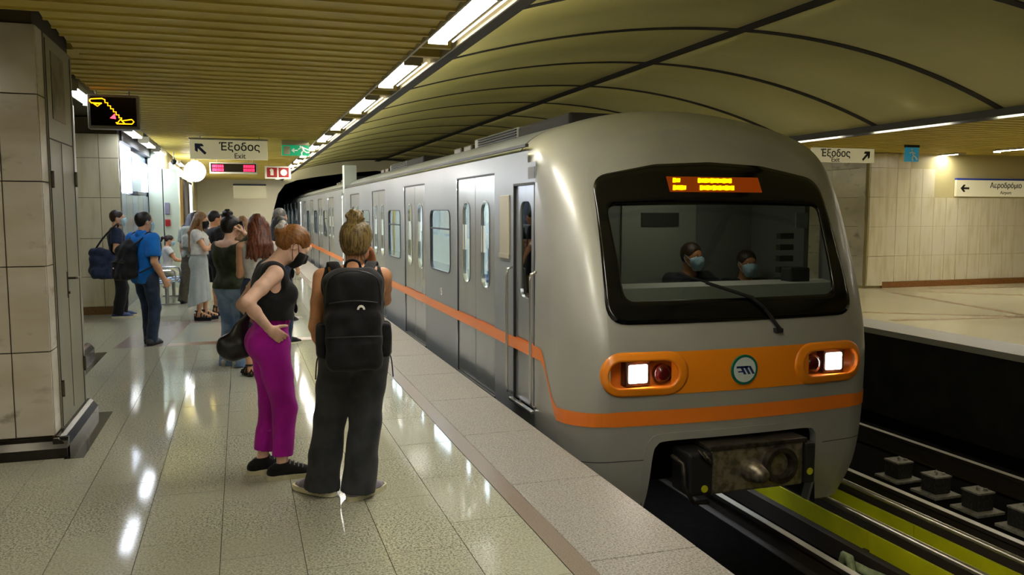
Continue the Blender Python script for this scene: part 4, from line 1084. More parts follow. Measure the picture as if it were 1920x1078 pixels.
def hairmat(n, c, c2, sc=(90, 90, 8)): M[n] = mat(n, c, .42, spec=.4, noise=[(sc, c2, .42, .62)], bump=(140, .3))
hairmat('hair_blonde', '8a6a3c', '4d3a20'); hairmat('hair_ginger', '8f5f2c', '6a421c'); hairmat('hair_black', '17120f', '0c0a09'); hairmat('hair_auburn', '6e3a20', '3d2015'); hairmat('hair_lightbrown', '8a673f', '5d4228'); hairmat('hair_grey', '77746f', '4d4a46'); hairmat('hair_brown', '33241a', '1c130e'); hairmat('hair_darkblonde', '8c7646', '4a3b1e', (100, 100, 9))
def cloth(n, c, c2=None, rough=.8, sc=25): M[n] = mat(n, c, rough, spec=.25, noise=[(sc, c2 or c, .4, .65)], bump=(60, .12), sheen=.1)
cloth('c_black', '0e0e10', '16161a'); cloth('c_charcoal', '35373a', '26282b', sc=9); cloth('c_magenta', 'b014a2', '9c118f', sc=9); cloth('c_olive', '39402a', '2c3320', sc=14); cloth('c_jeans', '6a86ac', '93abca', sc=7); cloth('c_darkjeans', '1e2a3e', '2b3a52', sc=9)
cloth('c_white', 'c9c8c2', 'b9b8b4'); cloth('c_skirt', 'a6aeac', '9aa2a0', sc=6); cloth('c_blue', '0f6fc4', '0c63b2', sc=9); cloth('c_navy', '1b2740', '151f33'); cloth('c_mask', 'a9c9d8', '9cbccb'); cloth('c_maskblack', '0f0f12', '0b0b0d'); cloth('c_grey', '8f9288', '7d8076'); cloth('c_trousers', '4f4a3c', '433f33'); cloth('c_cream', 'c9c7a4', 'bcba98'); cloth('c_sole', 'cfc9a8', 'c2bc9b'); cloth('c_shoegrey', '8a8490', '6f6a76'); cloth('c_driver', '20242c', '181b22')
M['eye_white'] = mat('eye_white', 'd8d4cc', .2); M['eye_dark'] = mat('eye_dark', '140d08', .15); M['lips'] = mat('lips', '9c5a4c', .4); M['phone'] = mat('phone', '2a3a5c', .2)

class Person:
    """Local frame: +y forward, +x to the person's right, z up, feet on z=0."""
    def __init__(s, H=1.68, sex='f', loc=(0, 0, 0), face=0.0, skin='mid', h=.009, lean=0.0, twist=0.0, hipshift=0.0, bulk=1.0, sit=None):
        s.H = H; s.sex = sex; s.skin = M['skin_' + skin]; s.h = h; s.bulk = bulk
        u = H / 1.68; s.u = u
        s.loc = loc; s.face = face
        shw = (.172 if sex == 'f' else .195) * u; hpw = (.088 if sex == 'f' else .085) * u
        s.zh = (.50 * H) if sit is None else sit
        lean_m = rotm((1, 0, 0), -lean)               # lean>0 tips forward
        T = lambda p: np.array([hipshift, 0, s.zh]) + lean_m @ np.asarray(p, float)
        s.T = T; s.leanm = lean_m
        tw = rotm((0, 0, 1), twist); s.tw = tw
        s.hip = {1: V3(hipshift + hpw, 0, s.zh), -1: V3(hipshift - hpw, 0, s.zh)}
        s.pel = T((0, 0, .05 * u)); s.waist = T((0, .005, .18 * u)); s.rib = T((0, .0, .30 * u)); s.chest = T((0, -.005, .40 * u)); s.neckb = T((0, -.015 * u, .515 * u)); 
        s.sh = {q: T(tw @ V3(q * shw, -.01 * u, .475 * u)) for q in (1, -1)}
        s.l_ua, s.l_fa = .285 * u, .245 * u; s.l_th = s.l_sh = (.5 * H - .075 * u) * .5045
        s.arm = {}; s.leg = {}; s.handspec = {}
        s.e = empty('person', loc, face)
        s.setlegs(); 
    def setlegs(s, feet=None, toes=None, hints=None):
        feet = feet or {1: (.1, 0), -1: (-.1, 0)}; toes = toes or {1: .15, -1: -.15}; hints = hints or {}
        for q in (1, -1):
            f = feet[q]; ank = V3(f[0], f[1], f[2] if len(f) > 2 else .075 * s.u)
            kn, an = ik(s.hip[q], ank, s.l_th, s.l_sh, hints.get(q, V3(q * .15, 1, 0)))
            t = toes[q]; s.leg[q] = (s.hip[q], kn, an, V3(math.sin(t), math.cos(t), 0))
        return s
    def setarm(s, q, target, hint=None, finger=None, palm=None, curl=.35, thumb=.5):
        hint = V3(q * .6, -1, -.2) if hint is None else np.asarray(hint, float)
        el, wr = ik(s.sh[q], target, s.l_ua, s.l_fa, hint)
        d = nrm(wr - el); finger = d if finger is None else nrm(finger)
        palm = V3(-q, 0, 0) if palm is None else np.asarray(palm, float)
        palm = nrm(palm - finger * (palm @ finger)); s.arm[q] = (s.sh[q], el, wr); s.handspec[q] = (wr, finger, palm, curl, thumb); return s
    def hang(s, q, fwd=.05, out=.06):
        return s.setarm(q, s.sh[q] + V3(q * out, fwd, -.50 * s.u), V3(q * .3, -1, 0), palm=V3(-q, .1, 0), curl=.35)
    def headpose(s, yaw=0.0, pit=0.0, roll=0.0, off=(0, 0, 0)):
        """yaw>0 turns to the person's left, pit>0 looks down"""
        R = rotm((0, 0, 1), yaw) @ rotm((1, 0, 0), -pit) @ rotm((0, 1, 0), roll); s.HR = R
        s.neckt = s.neckb + s.leanm @ V3(0, .02, .05) * s.u + R @ V3(0, .0, .02) * s.u
        s.hc = s.neckt + R @ V3(0, .022, .105) * s.u + np.asarray(off, float); return s
    def hp(s, x, y, z): return s.hc + s.HR @ (V3(x, y, z) * s.u)
    # ---------- fields
    def torso_f(s, F, g=0.0, k=.05, bust=None):
        u = s.u * s.bulk; f = s.sex == 'f'; X = s.leanm @ s.tw @ V3(1, 0, 0); Yv = s.leanm @ V3(0, 1, 0)
        sd = Yv
        hx = V3(1, 0, 0)
        F.seg(s.pel - hx * .07 * u, s.pel + hx * .07 * u, (.105 if f else .098) * u + g, k=k, flat=.95, side=sd)
        F.ell(s.pel + V3(.065 * u, -.055 * u, -.03 * u), V3(.085, .085, .10) * u + g, k=k); F.ell(s.pel + V3(-.065 * u, -.055 * u, -.03 * u), V3(.085, .085, .10) * u + g, k=k)
        wx = .05 if f else .07
        F.seg(s.waist - hx * wx * u, s.waist + hx * wx * u, (.088 if f else .098) * u + g, k=k)
        F.seg(s.rib - X * .065 * u, s.rib + X * .065 * u, (.092 if f else .105) * u + g, k=k)
        F.seg(s.chest - X * .085 * u, s.chest + X * .085 * u, (.095 if f else .108) * u + g, k=k)
        F.seg(s.sh[1] * .82 + s.sh[-1] * .18, s.sh[-1] * .82 + s.sh[1] * .18, .062 * u + g, k=k)
        if f and bust is not False:
            for q in (1, -1): F.ell(s.T(s.tw @ V3(q * .072, .082, .345) * s.u), V3(.062, .055, .06) * u + g, k=.03)
        return F
    def arm_f(s, F, q, r0=0, t1=1.0, k=.018, fore=True):
        a, e, w_ = s.arm[q]; u = s.u * s.bulk; m = 1.0 if s.sex == 'f' else 1.15
        d = e - a
        F.seg(a, a + d * .5, .052 * u * m + r0, .044 * u * m + r0, k=k)
        F.seg(a + d * .5, e, .044 * u * m + r0, .038 * u * m + r0, k=k)
        if fore:
            d2 = w_ - e
            F.seg(e, e + d2 * .35, .037 * u * m + r0, .038 * u * m + r0, k=k); F.seg(e + d2 * .35, w_, .038 * u * m + r0, .0265 * u * m + r0, k=k)
        return F
    def hand_f(s, F, q):
        wr, fd, pn, curl, th = s.handspec[q]; u = s.u * (1.0 if s.sex == 'f' else 1.08); lat = nrm(np.cross(pn, fd)) * (-q)   # towards the thumb
        lat = np.cross(fd, pn) * q
        # thumb side: for the right hand (q=1), palm facing -x (inwards), fingers down => thumb forward (+y)
        if q == 1: lat = np.cross(fd, pn)
        else: lat = np.cross(pn, fd)
        kn = wr + fd * .088 * u
        F.seg(wr, wr + fd * .04 * u, .024 * u, .028 * u, k=.015, flat=.7, side=pn)
        F.seg(wr + fd * .035 * u + lat * .014 * u, kn + lat * .022 * u, .021 * u, .0165 * u, k=.012, flat=.75, side=pn)
        F.seg(wr + fd * .035 * u - lat * .014 * u, kn - lat * .024 * u, .021 * u, .0155 * u, k=.012, flat=.75, side=pn)
        F.seg(wr + fd * .03 * u, kn, .022 * u, .016 * u, k=.012, flat=.75, side=pn)
        for i, (o, L) in enumerate(((.029, .072), (.0095, .08), (-.0105, .075), (-.029, .060))):
            p = kn + lat * o * u - fd * .004 * u; d = nrm(fd + lat * o * .9); c = curl * (1 + .14 * i)
            for j, (fr, r0_, r1_) in enumerate(((.45, .0092, .0086), (.30, .0086, .0078), (.25, .0078, .0068))):
                a = c * (.7, 1.15, .8)[j]
                R = rotm(tuple(np.cross(d, pn)), a); d = R @ d
                n_ = p + d * L * fr * u; F.seg(p, n_, r0_ * u, r1_ * u, k=.004); p = n_
        p = wr + fd * .028 * u + lat * .022 * u; d = nrm(fd * .75 + lat * .75 + pn * .35)
        for j, (L, r0_, r1_) in enumerate(((.04, .0135, .0115), (.032, .0115, .0095), (.026, .0095, .0078))):
            if j: d = nrm(d * (1 - .35 * th) + fd * .35 * th + pn * .45 * th * curl)
            n_ = p + d * L * u; F.seg(p, n_, r0_ * u, r1_ * u, k=.006); p = n_
        return F
    def leg_f(s, F, q, foot=True):
        h_, k_, a, t = s.leg[q]; u = s.u * s.bulk; m = 1.0
        F.seg(h_, h_ + (k_ - h_) * .4, .084 * u, .072 * u, k=.03); F.seg(h_ + (k_ - h_) * .4, k_, .072 * u, .050 * u, k=.03)
        d = a - k_; bk = nrm(np.cross(d, np.cross(t, d))) * -1
        F.seg(k_, k_ + d * .3 - t * .008 * u, .048 * u, .051 * u, k=.03); F.seg(k_ + d * .3 - t * .008 * u, a, .051 * u, .033 * u, k=.03)
        if foot:
            b = V3(a[0], a[1], a[2] - .04 * u)
            F.seg(a, b - t * .035 * u + V3(0, 0, .0), .034 * u, .03 * u, k=.02); F.seg(b - t * .03 * u, b + t * .13 * u - V3(0, 0, .012), .031 * u, .026 * u, k=.02, flat=.8, side=V3(0, 0, 1)); F.seg(a + t * .01, b + t * .12 * u, .032 * u, .024 * u, k=.02)
            F.seg(b + t * .13 * u - V3(0, 0, .012), b + t * .175 * u - V3(0, 0, .015), .026 * u, .018 * u, k=.015)
        return F
    def head_f(s, F, ears=True):
        u = s.u; R = s.HR; hp = s.hp
        F.ell(hp(0, -.018, .030), V3(.074, .092, .082) * u, k=.02, R=R)                      # skull
        F.ell(hp(0, .020, -.015), V3(.062, .074, .090) * u, k=.03, R=R)                      # face
        F.seg(hp(-.03, .035, -.075), hp(.03, .035, -.075), .032 * u, k=.03)                 # jaw
        F.ell(hp(0, .066, -.098), V3(.021, .018, .017) * u, k=.02, R=R)                      # chin
        F.seg(hp(-.03, .076, .020), hp(.03, .076, .020), .011 * u, k=.02)                    # brow
        F.seg(hp(0, .084, .010), hp(0, .104, -.031), .0065 * u, .0095 * u, k=.014)           # nose
        F.ell(hp(.009, .096, -.036), V3(.007, .009, .007) * u, k=.006, R=R); F.ell(hp(-.009, .096, -.036), V3(.007, .009, .007) * u, k=.006, R=R)
        F.seg(hp(-.016, .088, -.063), hp(.016, .088, -.063), .0075 * u, k=.008); F.seg(hp(-.014, .086, -.075), hp(.014, .086, -.075), .008 * u, k=.008)
        for q in (1, -1):
            F.ell(hp(q * .042, .066, -.03), V3(.024, .022, .026) * u, k=.02, R=R)            # cheek
            F.ell(hp(q * .030, .094, .0), V3(.016, .012, .010) * u, k=.014, R=R, op='s')       # eye socket
            if ears: F.ell(hp(q * .074, -.008, -.008), V3(.010, .021, .033) * u, k=.008, R=R); F.ell(hp(q * .081, .0, -.006), V3(.006, .010, .018) * u, k=.006, R=R, op='s')
        F.seg(s.neckb - s.leanm @ V3(0, -.005, .03), s.hp(0, -.018, -.06), .056 * u * (1 if s.sex == 'f' else 1.12), .050 * u * (1 if s.sex == 'f' else 1.12), k=.03)
        F.seg(s.neckb - s.leanm @ V3(-.1, .01, .035) * u, s.neckb - s.leanm @ V3(.1, .01, .035) * u, .045 * u, k=.05)
        return F
    def body(s, hands=True, legs=True, feet=True):
        F = Field(); s.torso_f(F, -.006)
        for q in (1, -1): s.arm_f(F, q)
        if legs:
            for q in (1, -1): s.leg_f(F, q, feet)
        s.head_f(F)
        for q in (1, -1): s.hand_f(F, q)
        b = nets_obj('body', F, s.h, s.skin, s.e)
        for q in (1, -1):
            o = MB().sphere(s.hp(q * .030, .0755, .0), .0125 * s.u, 12, 8, 0).build('eye', M['eye_white'], s.e, True)
            MB().sphere(s.hp(q * .030, .0845, .0), .0055 * s.u, 8, 6, 0).build('iris', M['eye_dark'], o, True)
        return s
    # ---------- garments
    def folds(s, amp, fx=22., fz=9., ph=0.):
        return lambda x, y, z: amp * (np.sin(fz * 4 * z + 9 * np.sin(fx * .35 * x + ph) + 5 * y + ph) * .6 + np.sin(fx * 1.7 * x - 13 * z + 7 * y + 2 * ph) * .5 + .4 * np.sin(31 * y + 23 * z + ph))
    def top(s, m, hem=.0, sleeve=0.0, g=.010, neck='round', name='top', amp=.0025, loose=0.0, straps=None, off=False):
        """hem: height of the hem above the hip joint; sleeve: fraction of the upper arm covered; neck: cut shape"""
        F = Field(); u = s.u; s.torso_f(F, g)
        if loose:
            F.seg(s.waist - V3(.06, 0, 0) * u, s.waist + V3(.06, 0, 0) * u, .098 * u + loose + g, k=.05); F.seg(s.rib - V3(.06, 0, 0) * u, s.rib + V3(.06, 0, 0) * u, .098 * u + loose * .8 + g, k=.05)
        for q in (1, -1):
            a, e, w_ = s.arm[q]; d = e - a
            if sleeve > 0:
                r = .052 * u * s.bulk * (1 if s.sex == 'f' else 1.15) + g + .004; end = a + d * min(sleeve, 1)
                F.seg(a, end, r + .004, r + .008, k=.03)
                if sleeve > 1: F.seg(e, e + (w_ - e) * (sleeve - 1), r, r - .008, k=.02)
        F.disp(s.folds(amp, ph=s.H * 7 + hem * 30))
        if 0 < sleeve <= 1:
            for q in (1, -1):
                a, e, w_ = s.arm[q]; d = nrm(e - a); end = a + (e - a) * sleeve
                F.ell(end + d * .08, V3(.11, .11, .11), k=.002, R=None, op='s') if False else None
                # flat sleeve end: subtract a stub beyond the cuff
                F.seg(end + d * .073, end + d * .16, .075, .075, k=.003, op='s')
        if sleeve == 0:
            for q in (1, -1):
                a, e, w_ = s.arm[q]; X = s.leanm @ s.tw @ V3(q, 0, 0)
                F.seg(s.sh[q] + X * .075 * u - V3(0, 0, .09) * u, s.sh[q] + X * .075 * u + V3(0, 0, .12) * u, .088 * u, .07 * u, k=.01, op='s')
        up = s.leanm @ V3(0, 0, 1)
        nb = s.neckb
        if neck == 'round': F.seg(nb + up * .03 + s.leanm @ V3(0, .02, 0), nb + up * .2, .066 * u, .1 * u, k=.006, op='s')
        elif neck == 'wide': F.seg(nb + s.leanm @ V3(-.09, .0, .05), nb + s.leanm @ V3(.09, .0, .05), .075 * u, k=.008, op='s')
        elif neck == 'low': F.ell(nb + s.leanm @ V3(0, -.02, .03), V3(.14, .16, .17) * u, k=.008, op='s')
        elif neck == 'high': F.seg(nb + up * .075, nb + up * .25, .07 * u, .1 * u, k=.004, op='s')
        F.plane(s.T((0, 0, hem)), s.leanm @ V3(0, 0, -1))
        return nets_obj(name, F, s.h, m, s.e)
    def trousers(s, m, rk=.07, rh=.07, hem=.05, top=.17, g=.010, name='trousers', amp=.003, rt=.095):
        F = Field(); u = s.u; hx = V3(1, 0, 0)
        F.seg(s.pel - hx * .07 * u, s.pel + hx * .07 * u, .105 * u * s.bulk + g, k=.04); w2 = .05 if s.sex == 'f' else .068
        F.seg(s.waist - hx * w2 * u, s.waist + hx * w2 * u, .093 * u * s.bulk + g, k=.05)
        for q in (1, -1): F.ell(s.pel + V3(q * .065 * u, -.055 * u, -.03 * u), V3(.085, .085, .10) * u * s.bulk + g, k=.04)
        for q in (1, -1):
            h_, k_, a, t = s.leg[q]; hz = a + (k_ - a) * ((hem - .075 * u) / max(.1, np.linalg.norm(k_ - a)))
            F.seg(h_, h_ + (k_ - h_) * .45, rt * u * s.bulk + g, (rt * .5 + rk * .5) * u + .003, k=.03); F.seg(h_ + (k_ - h_) * .45, k_, (rt * .5 + rk * .5) * u + .003, rk * u, k=.025)
            F.seg(k_, k_ * .4 + hz * .6, rk * u, (rk * .4 + rh * .6) * u, k=.02); F.seg(k_ * .4 + hz * .6, hz + nrm(hz - k_) * .02, (rk * .4 + rh * .6) * u, rh * u, k=.01)
        F.disp(s.folds(amp, 17, 7, s.H * 5))
        for q in (1, -1):
            h_, k_, a, t = s.leg[q]
            if abs(a[2] - .075 * u) < .3 and k_[2] > .25:
                hzp = a + (k_ - a) * ((hem - .075 * u) / max(.1, np.linalg.norm(k_ - a)))
                dn = nrm(a - k_); F.seg(hzp + dn * (.055 + rh * u), hzp + dn * (.12 + rh * u), rh * u + .055, rh * u + .055, k=.002, op='s')
        F.plane(s.T((0, 0, top)), V3(0, 0, 1))
        return nets_obj(name, F, s.h, m, s.e)
    def shoes(s, m, sole, hsole=.022, name='shoe', lace=None, h=None):
        for q in (1, -1):
            h_, k_, a, t = s.leg[q]; u = s.u; b = V3(a[0], a[1], hsole); sd = V3(0, 0, 1); z = a[2]; base = z - .075 * u
            B = lambda y, zz: V3(a[0], a[1], 0) + t * y * u + V3(0, 0, base + zz)
            F = Field(); F.seg(B(-.05, .05), B(.0, .085), .040 * u, .042 * u, k=.03); F.seg(B(-.05, .035), B(.13, .03), .041 * u, .046 * u, k=.03, flat=.85, side=sd); F.seg(B(.01, .075), B(.11, .045), .041 * u, .034 * u, k=.03); F.seg(B(.13, .028), B(.185, .024), .045 * u, .033 * u, k=.02, flat=.75, side=sd)
            F.plane(B(0, hsole - .003), V3(0, 0, -1)); F.plane(B(0, .105), V3(0, -.1, 1))
            sh = nets_obj(name, F, h or min(s.h, .007), m, s.e)
            pts = []
            for i in range(44):
                an = 2 * pi * i / 44; yy = .065 + .164 * math.copysign(abs(math.cos(an)) ** .8, math.cos(an)); wd = (.052 + .005 * math.cos(an)) * math.copysign(abs(math.sin(an)) ** .72, math.sin(an))
                lt = np.cross(t, V3(0, 0, 1)); p = V3(a[0], a[1], 0) + t * yy * u + lt * wd * u; pts.append((p[0], p[1]))
            MB().prism(pts, base, base + hsole, 'z').build('sole', sole, sh)
            if lace:
                lt = np.cross(t, V3(0, 0, 1)); mb = MB()
                for i in range(4):
                    y = .045 + .026 * i; zz = .110 - .0115 * i
                    mb.tube([B(y, zz - .012) + lt * .032, B(y + .004, zz + .004) + lt * .014, B(y + .006, zz + .006), B(y + .004, zz + .004) - lt * .014, B(y, zz - .012) - lt * .032], .004, 6)
                mb.build('laces', lace, sh)
        return s
    def sandals(s, m, hs=.05):
        for q in (1, -1):
            h_, k_, a, t = s.leg[q]; u = s.u; base = a[2] - .075 * u - hs; lt = np.cross(t, V3(0, 0, 1)); pts = []
            for i in range(24):
                an = 2 * pi * i / 24; yy = .06 + .135 * math.cos(an); wd = .048 * math.sin(an); p = V3(a[0], a[1], 0) + t * yy * u + lt * wd * u; pts.append((p[0], p[1]))
            sh = MB().prism(pts, base, base + hs, 'z').build('sandal', m, s.e)
            mb = MB(); B = lambda x, y, zz: V3(a[0], a[1], base + hs) + t * y * u + lt * x * u + V3(0, 0, zz * u)
            for y, hh in ((.13, .04), (.09, .055), (.045, .085)): mb.tube([B(-.05, y, 0), B(-.038, y, hh * .75), B(0, y, hh), B(.038, y, hh * .75), B(.05, y, 0)], .010, 6, flat=.7)
            mb.tube([B(-.045, -.03, .02), B(-.04, -.02, .10), B(0, .035, .11), B(.04, -.02, .10), B(.045, -.03, .02)], .010, 6); mb.tube([B(-.04, -.02, .1), B(0, -.055, .10), B(.04, -.02, .1)], .011, 6); mb.tube([B(-.03, -.05, 0), B(0, -.06, .05), B(.03, -.05, 0)], .016, 6)
            mb.build('strap', m, sh)
        return s
    def skirt(s, m, hem=.35, flare=.17, top=.19, name='skirt', front=.12):
        F = Field(); u = s.u; F.seg(s.pel - V3(.07, 0, 0) * u, s.pel + V3(.07, 0, 0) * u, .115 * u, k=.04); F.seg(s.waist - V3(.05, 0, 0) * u, s.waist + V3(.05, 0, 0) * u, .098 * u, k=.05)
        for q in (1, -1): F.ell(s.pel + V3(q * .065 * u, -.06 * u, -.03 * u), V3(.09, .09, .12) * u, k=.04)
        F.seg(s.pel + V3(-.05, .0, -.1) * u, V3(s.pel[0] - .06, s.pel[1] - .02, hem - .1), .12 * u, flare * u, k=.05); F.seg(s.pel + V3(.05, .0, -.1) * u, V3(s.pel[0] + .06, s.pel[1] - .02, hem - .1), .12 * u, flare * u, k=.05)
        F.disp(lambda x, y, z: .006 * np.clip((s.zh - z) / .4, 0, 1) * np.sin(np.arctan2(y, x) * 11))
        F.plane((0, 0, hem), V3(0, .35 * front / .12, -1)); F.plane(s.T((0, 0, top)), V3(0, 0, 1))
        return nets_obj(name, F, s.h, m, s.e)
    def mask(s, m):
        """folded mask over nose, mouth and chin with ear loops"""
        F = Field(); hp = s.hp; R = s.HR; u = s.u; g = .009
        F.ell(hp(0, .022, -.040), V3(.066, .080, .082) * u + g * .7, k=.02, R=R); F.seg(hp(0, .094, .0), hp(0, .110, -.036), .013 * u + g, k=.02); F.ell(hp(0, .062, -.095), V3(.032, .03, .028) * u + g, k=.03, R=R)
        F.seg(hp(-.025, .085, -.065), hp(.025, .085, -.065), .018 * u + g, k=.02)
        for q in (1, -1): F.ell(hp(q * .042, .066, -.032), V3(.024, .022, .03) * u + g, k=.02, R=R)
        f = R @ V3(0, 1, 0); up = R @ V3(0, 0, 1)
        F.plane(hp(0, .04, 0), -nrm(f + .1 * up), .002); F.plane(hp(0, .09, .002), nrm(up - .35 * f), .002)
        F.plane(hp(0, .09, -.122), nrm(-up + .1 * f), .002)
        o = nets_obj('face_mask', F, min(s.h, .006), m, s.e)
        mb = MB()
        for q in (1, -1):
            mb.tube([hp(q * .062, .05, -.03), hp(q * .076, .015, -.0), hp(q * .083, -.008, .018), hp(q * .083, -.02, -.01), hp(q * .078, .0, -.04), hp(q * .06, .045, -.085)], .0016 * u + .0006, 5)
        mb.build('ear_loop', m, o)
        return o
    def hair(s, m, style, name='hair', g=.012, seed=1):
        F = Field(); hp = s.hp; R = s.HR; u = s.u; r_ = np.random.default_rng(seed)
        F.ell(hp(0, -.022, .034), V3(.074, .090, .080) * u + g, k=.02, R=R)
        if style in ('bun_high', 'updo'): F.ell(hp(0, -.045, -.01), V3(.066, .066, .072) * u + g * .8, k=.02, R=R)
        elif style == 'short': F.ell(hp(0, -.045, .0), V3(.066, .06, .07) * u + g * .6, k=.02, R=R)
        elif style == 'long':
            F.ell(hp(0, -.04, -.02), V3(.074, .07, .09) * u + g, k=.03, R=R)
        f = R @ V3(0, 1, 0); up = R @ V3(0, 0, 1)
        # face opening and hair line
        cut = [('ell', hp(0, .098, -.045), V3(.075, .085, .105) * u)]
        if style in ('bun_high', 'updo'):
            for q in (1, -1): cut.append(('ell', hp(q * .075, .018, -.055), V3(.034, .044, .07) * u))
        if style == 'short':
            for q in (1, -1): cut.append(('ell', hp(q * .08, .008, -.05), V3(.032, .05, .055) * u))
        amp = dict(short=.0025).get(style, .0035)
        if style == 'bun_high':
            c = hp(0, -.05, .135); F.ell(c, V3(.048, .048, .042) * u, k=.015)
            for i in range(16):
                a = r_.uniform(0, 6.28); b = r_.uniform(-.4, 1.3); d = V3(math.cos(a) * math.cos(b), math.sin(a) * math.cos(b), math.sin(b)); p = c + d * .036 * u; t = nrm(np.cross(d, r_.normal(size=3)))
                F.seg(p - t * .022 * u, p + t * .022 * u + d * .008, .014 * u, .010 * u, k=.006)
        if style == 'updo':
            c = hp(0, -.115, .01); F.ell(c, V3(.045, .04, .045) * u, k=.015)
            for i in range(12):
                a = r_.uniform(0, 6.28); d = V3(math.cos(a), r_.uniform(-1, .2), math.sin(a)); d = nrm(R @ d); p = c + d * .034 * u; t = nrm(np.cross(d, r_.normal(size=3)))
                F.seg(p - t * .022 * u, p + t * .025 * u, .013 * u, .009 * u, k=.006)
        if style == 'ponytail':
            p0 = hp(0, -.11, .05); p1 = hp(0, -.16, .03); p2 = hp(0, -.18, -.1); F.seg(p0, p1, .025 * u, .03 * u, k=.02); F.seg(p1, p2, .03 * u, .015 * u, k=.02)
            for q in (1, -1): cut.append(('ell', hp(q * .075, .01, -.06), V3(.034, .05, .07) * u))
        back = s.leanm @ V3(0, -1, 0)
        if style == 'long':
            L = s.hairlen; 
            for i in range(11):
                x = -.078 + .0156 * i; a = hp(x, -.05 - .03 * (1 - (x / .08) ** 2), .0)
                b = s.neckb + s.leanm @ V3(x * 1.25, -.075 - .03 * (1 - (x / .08) ** 2), -.02) * u; c = s.neckb + s.leanm @ V3(x * s.hairwide + .01 * math.sin(i * 2.1), -.11 + .01 * math.cos(i * 3), -L + .03 * math.sin(i * 1.7)) * u
                F.seg(a, b, .030 * u, .030 * u, k=.03); F.seg(b, c, .030 * u, .014 * u, k=.022)
            if s.fronthair:
                for q in (1, -1):
                    a = hp(q * .072, .02, .02); b = hp(q * .080, .03, -.09); c = s.neckb + s.leanm @ V3(q * .10, .075, -L * .7) * u; F.seg(a, b, .022 * u, .022 * u, k=.015); F.seg(b, c, .022 * u, .012 * u, k=.015)
        for (t_, c, r) in cut: F.ell(c, r, k=.008, R=R, op='s')
        if style != 'long': F.plane(hp(0, -.05, -.075), nrm(-up - .25 * f * (1 if style == 'short' else .0)), .004)
        iR = R.T; hc = s.hc
        def strand(x, y, z):
            q = iR @ np.stack([x - hc[0], y - hc[1], z - hc[2]]) / u
            an = np.arctan2(q[0], q[2] + .02 if style != 'long' else -q[1] + .02)
            if style == 'long': return amp * .55 * (np.sin(q[0] * 230 + 2 * np.sin(q[2] * 25)) + .6 * np.sin(q[0] * 110 + q[2] * 20))
            return amp * .28 * (np.sin(an * 30 + q[1] * 12) + .8 * np.sin(an * 53 + 5) + .6 * np.sin(an * 17 - q[1] * 30))
        F.disp(strand)
        return nets_obj(name, F, min(s.h, .0075), m, s.e, smooth_it=0 if s.h < .008 else 1)
    def done(s, label, group=None, cat='person'):
        tag(s.e, label, cat, group); return s.e
    hairwide = 1.35; hairlen = .2; fronthair = False
# ------------------------------------------------------------------ the people
def phone(e_loc, e_face, pos, dirn, label, size=(.034, .005, .07)):
    """phone held at local position pos of a person"""
    o = MB().box(-size[0], size[0], -size[1], size[1], -size[2], size[2], 0, .004).build('phone', M['phone'])
    z = nrm(dirn); x = nrm(np.cross(V3(.3, 1, .1), z)); y = np.cross(z, x); R = np.stack([x, y, z], 1)
    mw = Matrix.Translation(e_loc) @ Matrix.Rotation(e_face, 4, 'Z') @ Matrix.Translation(tuple(pos)) @ Matrix(R.tolist()).to_4x4()
    o.matrix_world = mw; return tag(o, label, 'phone')
def strap(mb, pts, w_, side, t=.2): mb.tube(catmull3(pts), w_, 8, flat=t, side=side)
def catmull3(pts, k=4):
    return [tuple(p) for p in catmull([tuple(p) for p in pts], k)]

# --- woman with the black backpack, seen from behind
A = Person(1.68, 'f', (.53, 4.90, 0), -.12, 'tan', h=.0055, hipshift=.085, bulk=1.06)
A.setlegs({1: (.10, -.02), -1: (-.115, .07)}, {1: .75, -1: -.85}, {1: V3(.2, 1, 0), -1: V3(-.2, 1, 0)})
A.setarm(1, A.sh[1] + V3(-.05, .15, .06), V3(.35, .15, -1), finger=V3(-.25, .15, 1), palm=V3(-.8, -.5, 0), curl=.75)
A.setarm(-1, A.sh[-1] + V3(.0, .10, -.46), V3(-.35, -1, 0), finger=V3(.3, .4, -1), palm=V3(1, 0, .3), curl=.4)
A.headpose(-.25, .05, off=(.02, 0, -.01)); A.body()
A.top(M['c_black'], .13, 0, .009, 'low', 'tank_top')
A.trousers(M['c_charcoal'], rk=.094, rh=.104, hem=.07, top=.20, rt=.104, g=.014, amp=.004, name='wide_jeans')
A.shoes(M['c_shoegrey'], M['c_sole'], .03, 'sneaker')
A.hair(M['hair_darkblonde'], 'bun_high', seed=4, g=.022)
mb = MB()                                            # loose strands at the nape
for i in range(9):
    x = -.05 + .0125 * i; p = A.hp(x, -.06, -.06); mb.tube([p, p + V3(.01 * math.sin(i), -.012, -.035), p + V3(.02 * math.sin(i * 2), -.01, -.075)], [.004, .003, .001], 5)
mb.build('loose_strands', M['hair_darkblonde'], A.e, True)
mb = MB()
for q in (1, -1):
    mb.tube(catmull3([A.T((q * .075, -.09, .34)), A.T((q * .10, -.06, .46)), A.T((q * .105, -.005, .535)), A.T((q * .10, .06, .48)), A.T((q * .085, .105, .38))]), .006, 6)
mb.build('top_strap', M['c_black'], A.e)
A.done('woman with blonde bun and wide dark jeans seen from behind at the platform edge')
phone(A.e.location, -.12, A.handspec[1][0] + V3(-.035, .04, .06), V3(-.1, .2, 1), 'dark phone the woman with the backpack holds to her face')
bp = empty('backpack', (.53, 4.90, 0), -.12, 'black school backpack with small white logo on the woman with blonde bun', 'backpack')
cx = .085; yb = -.235
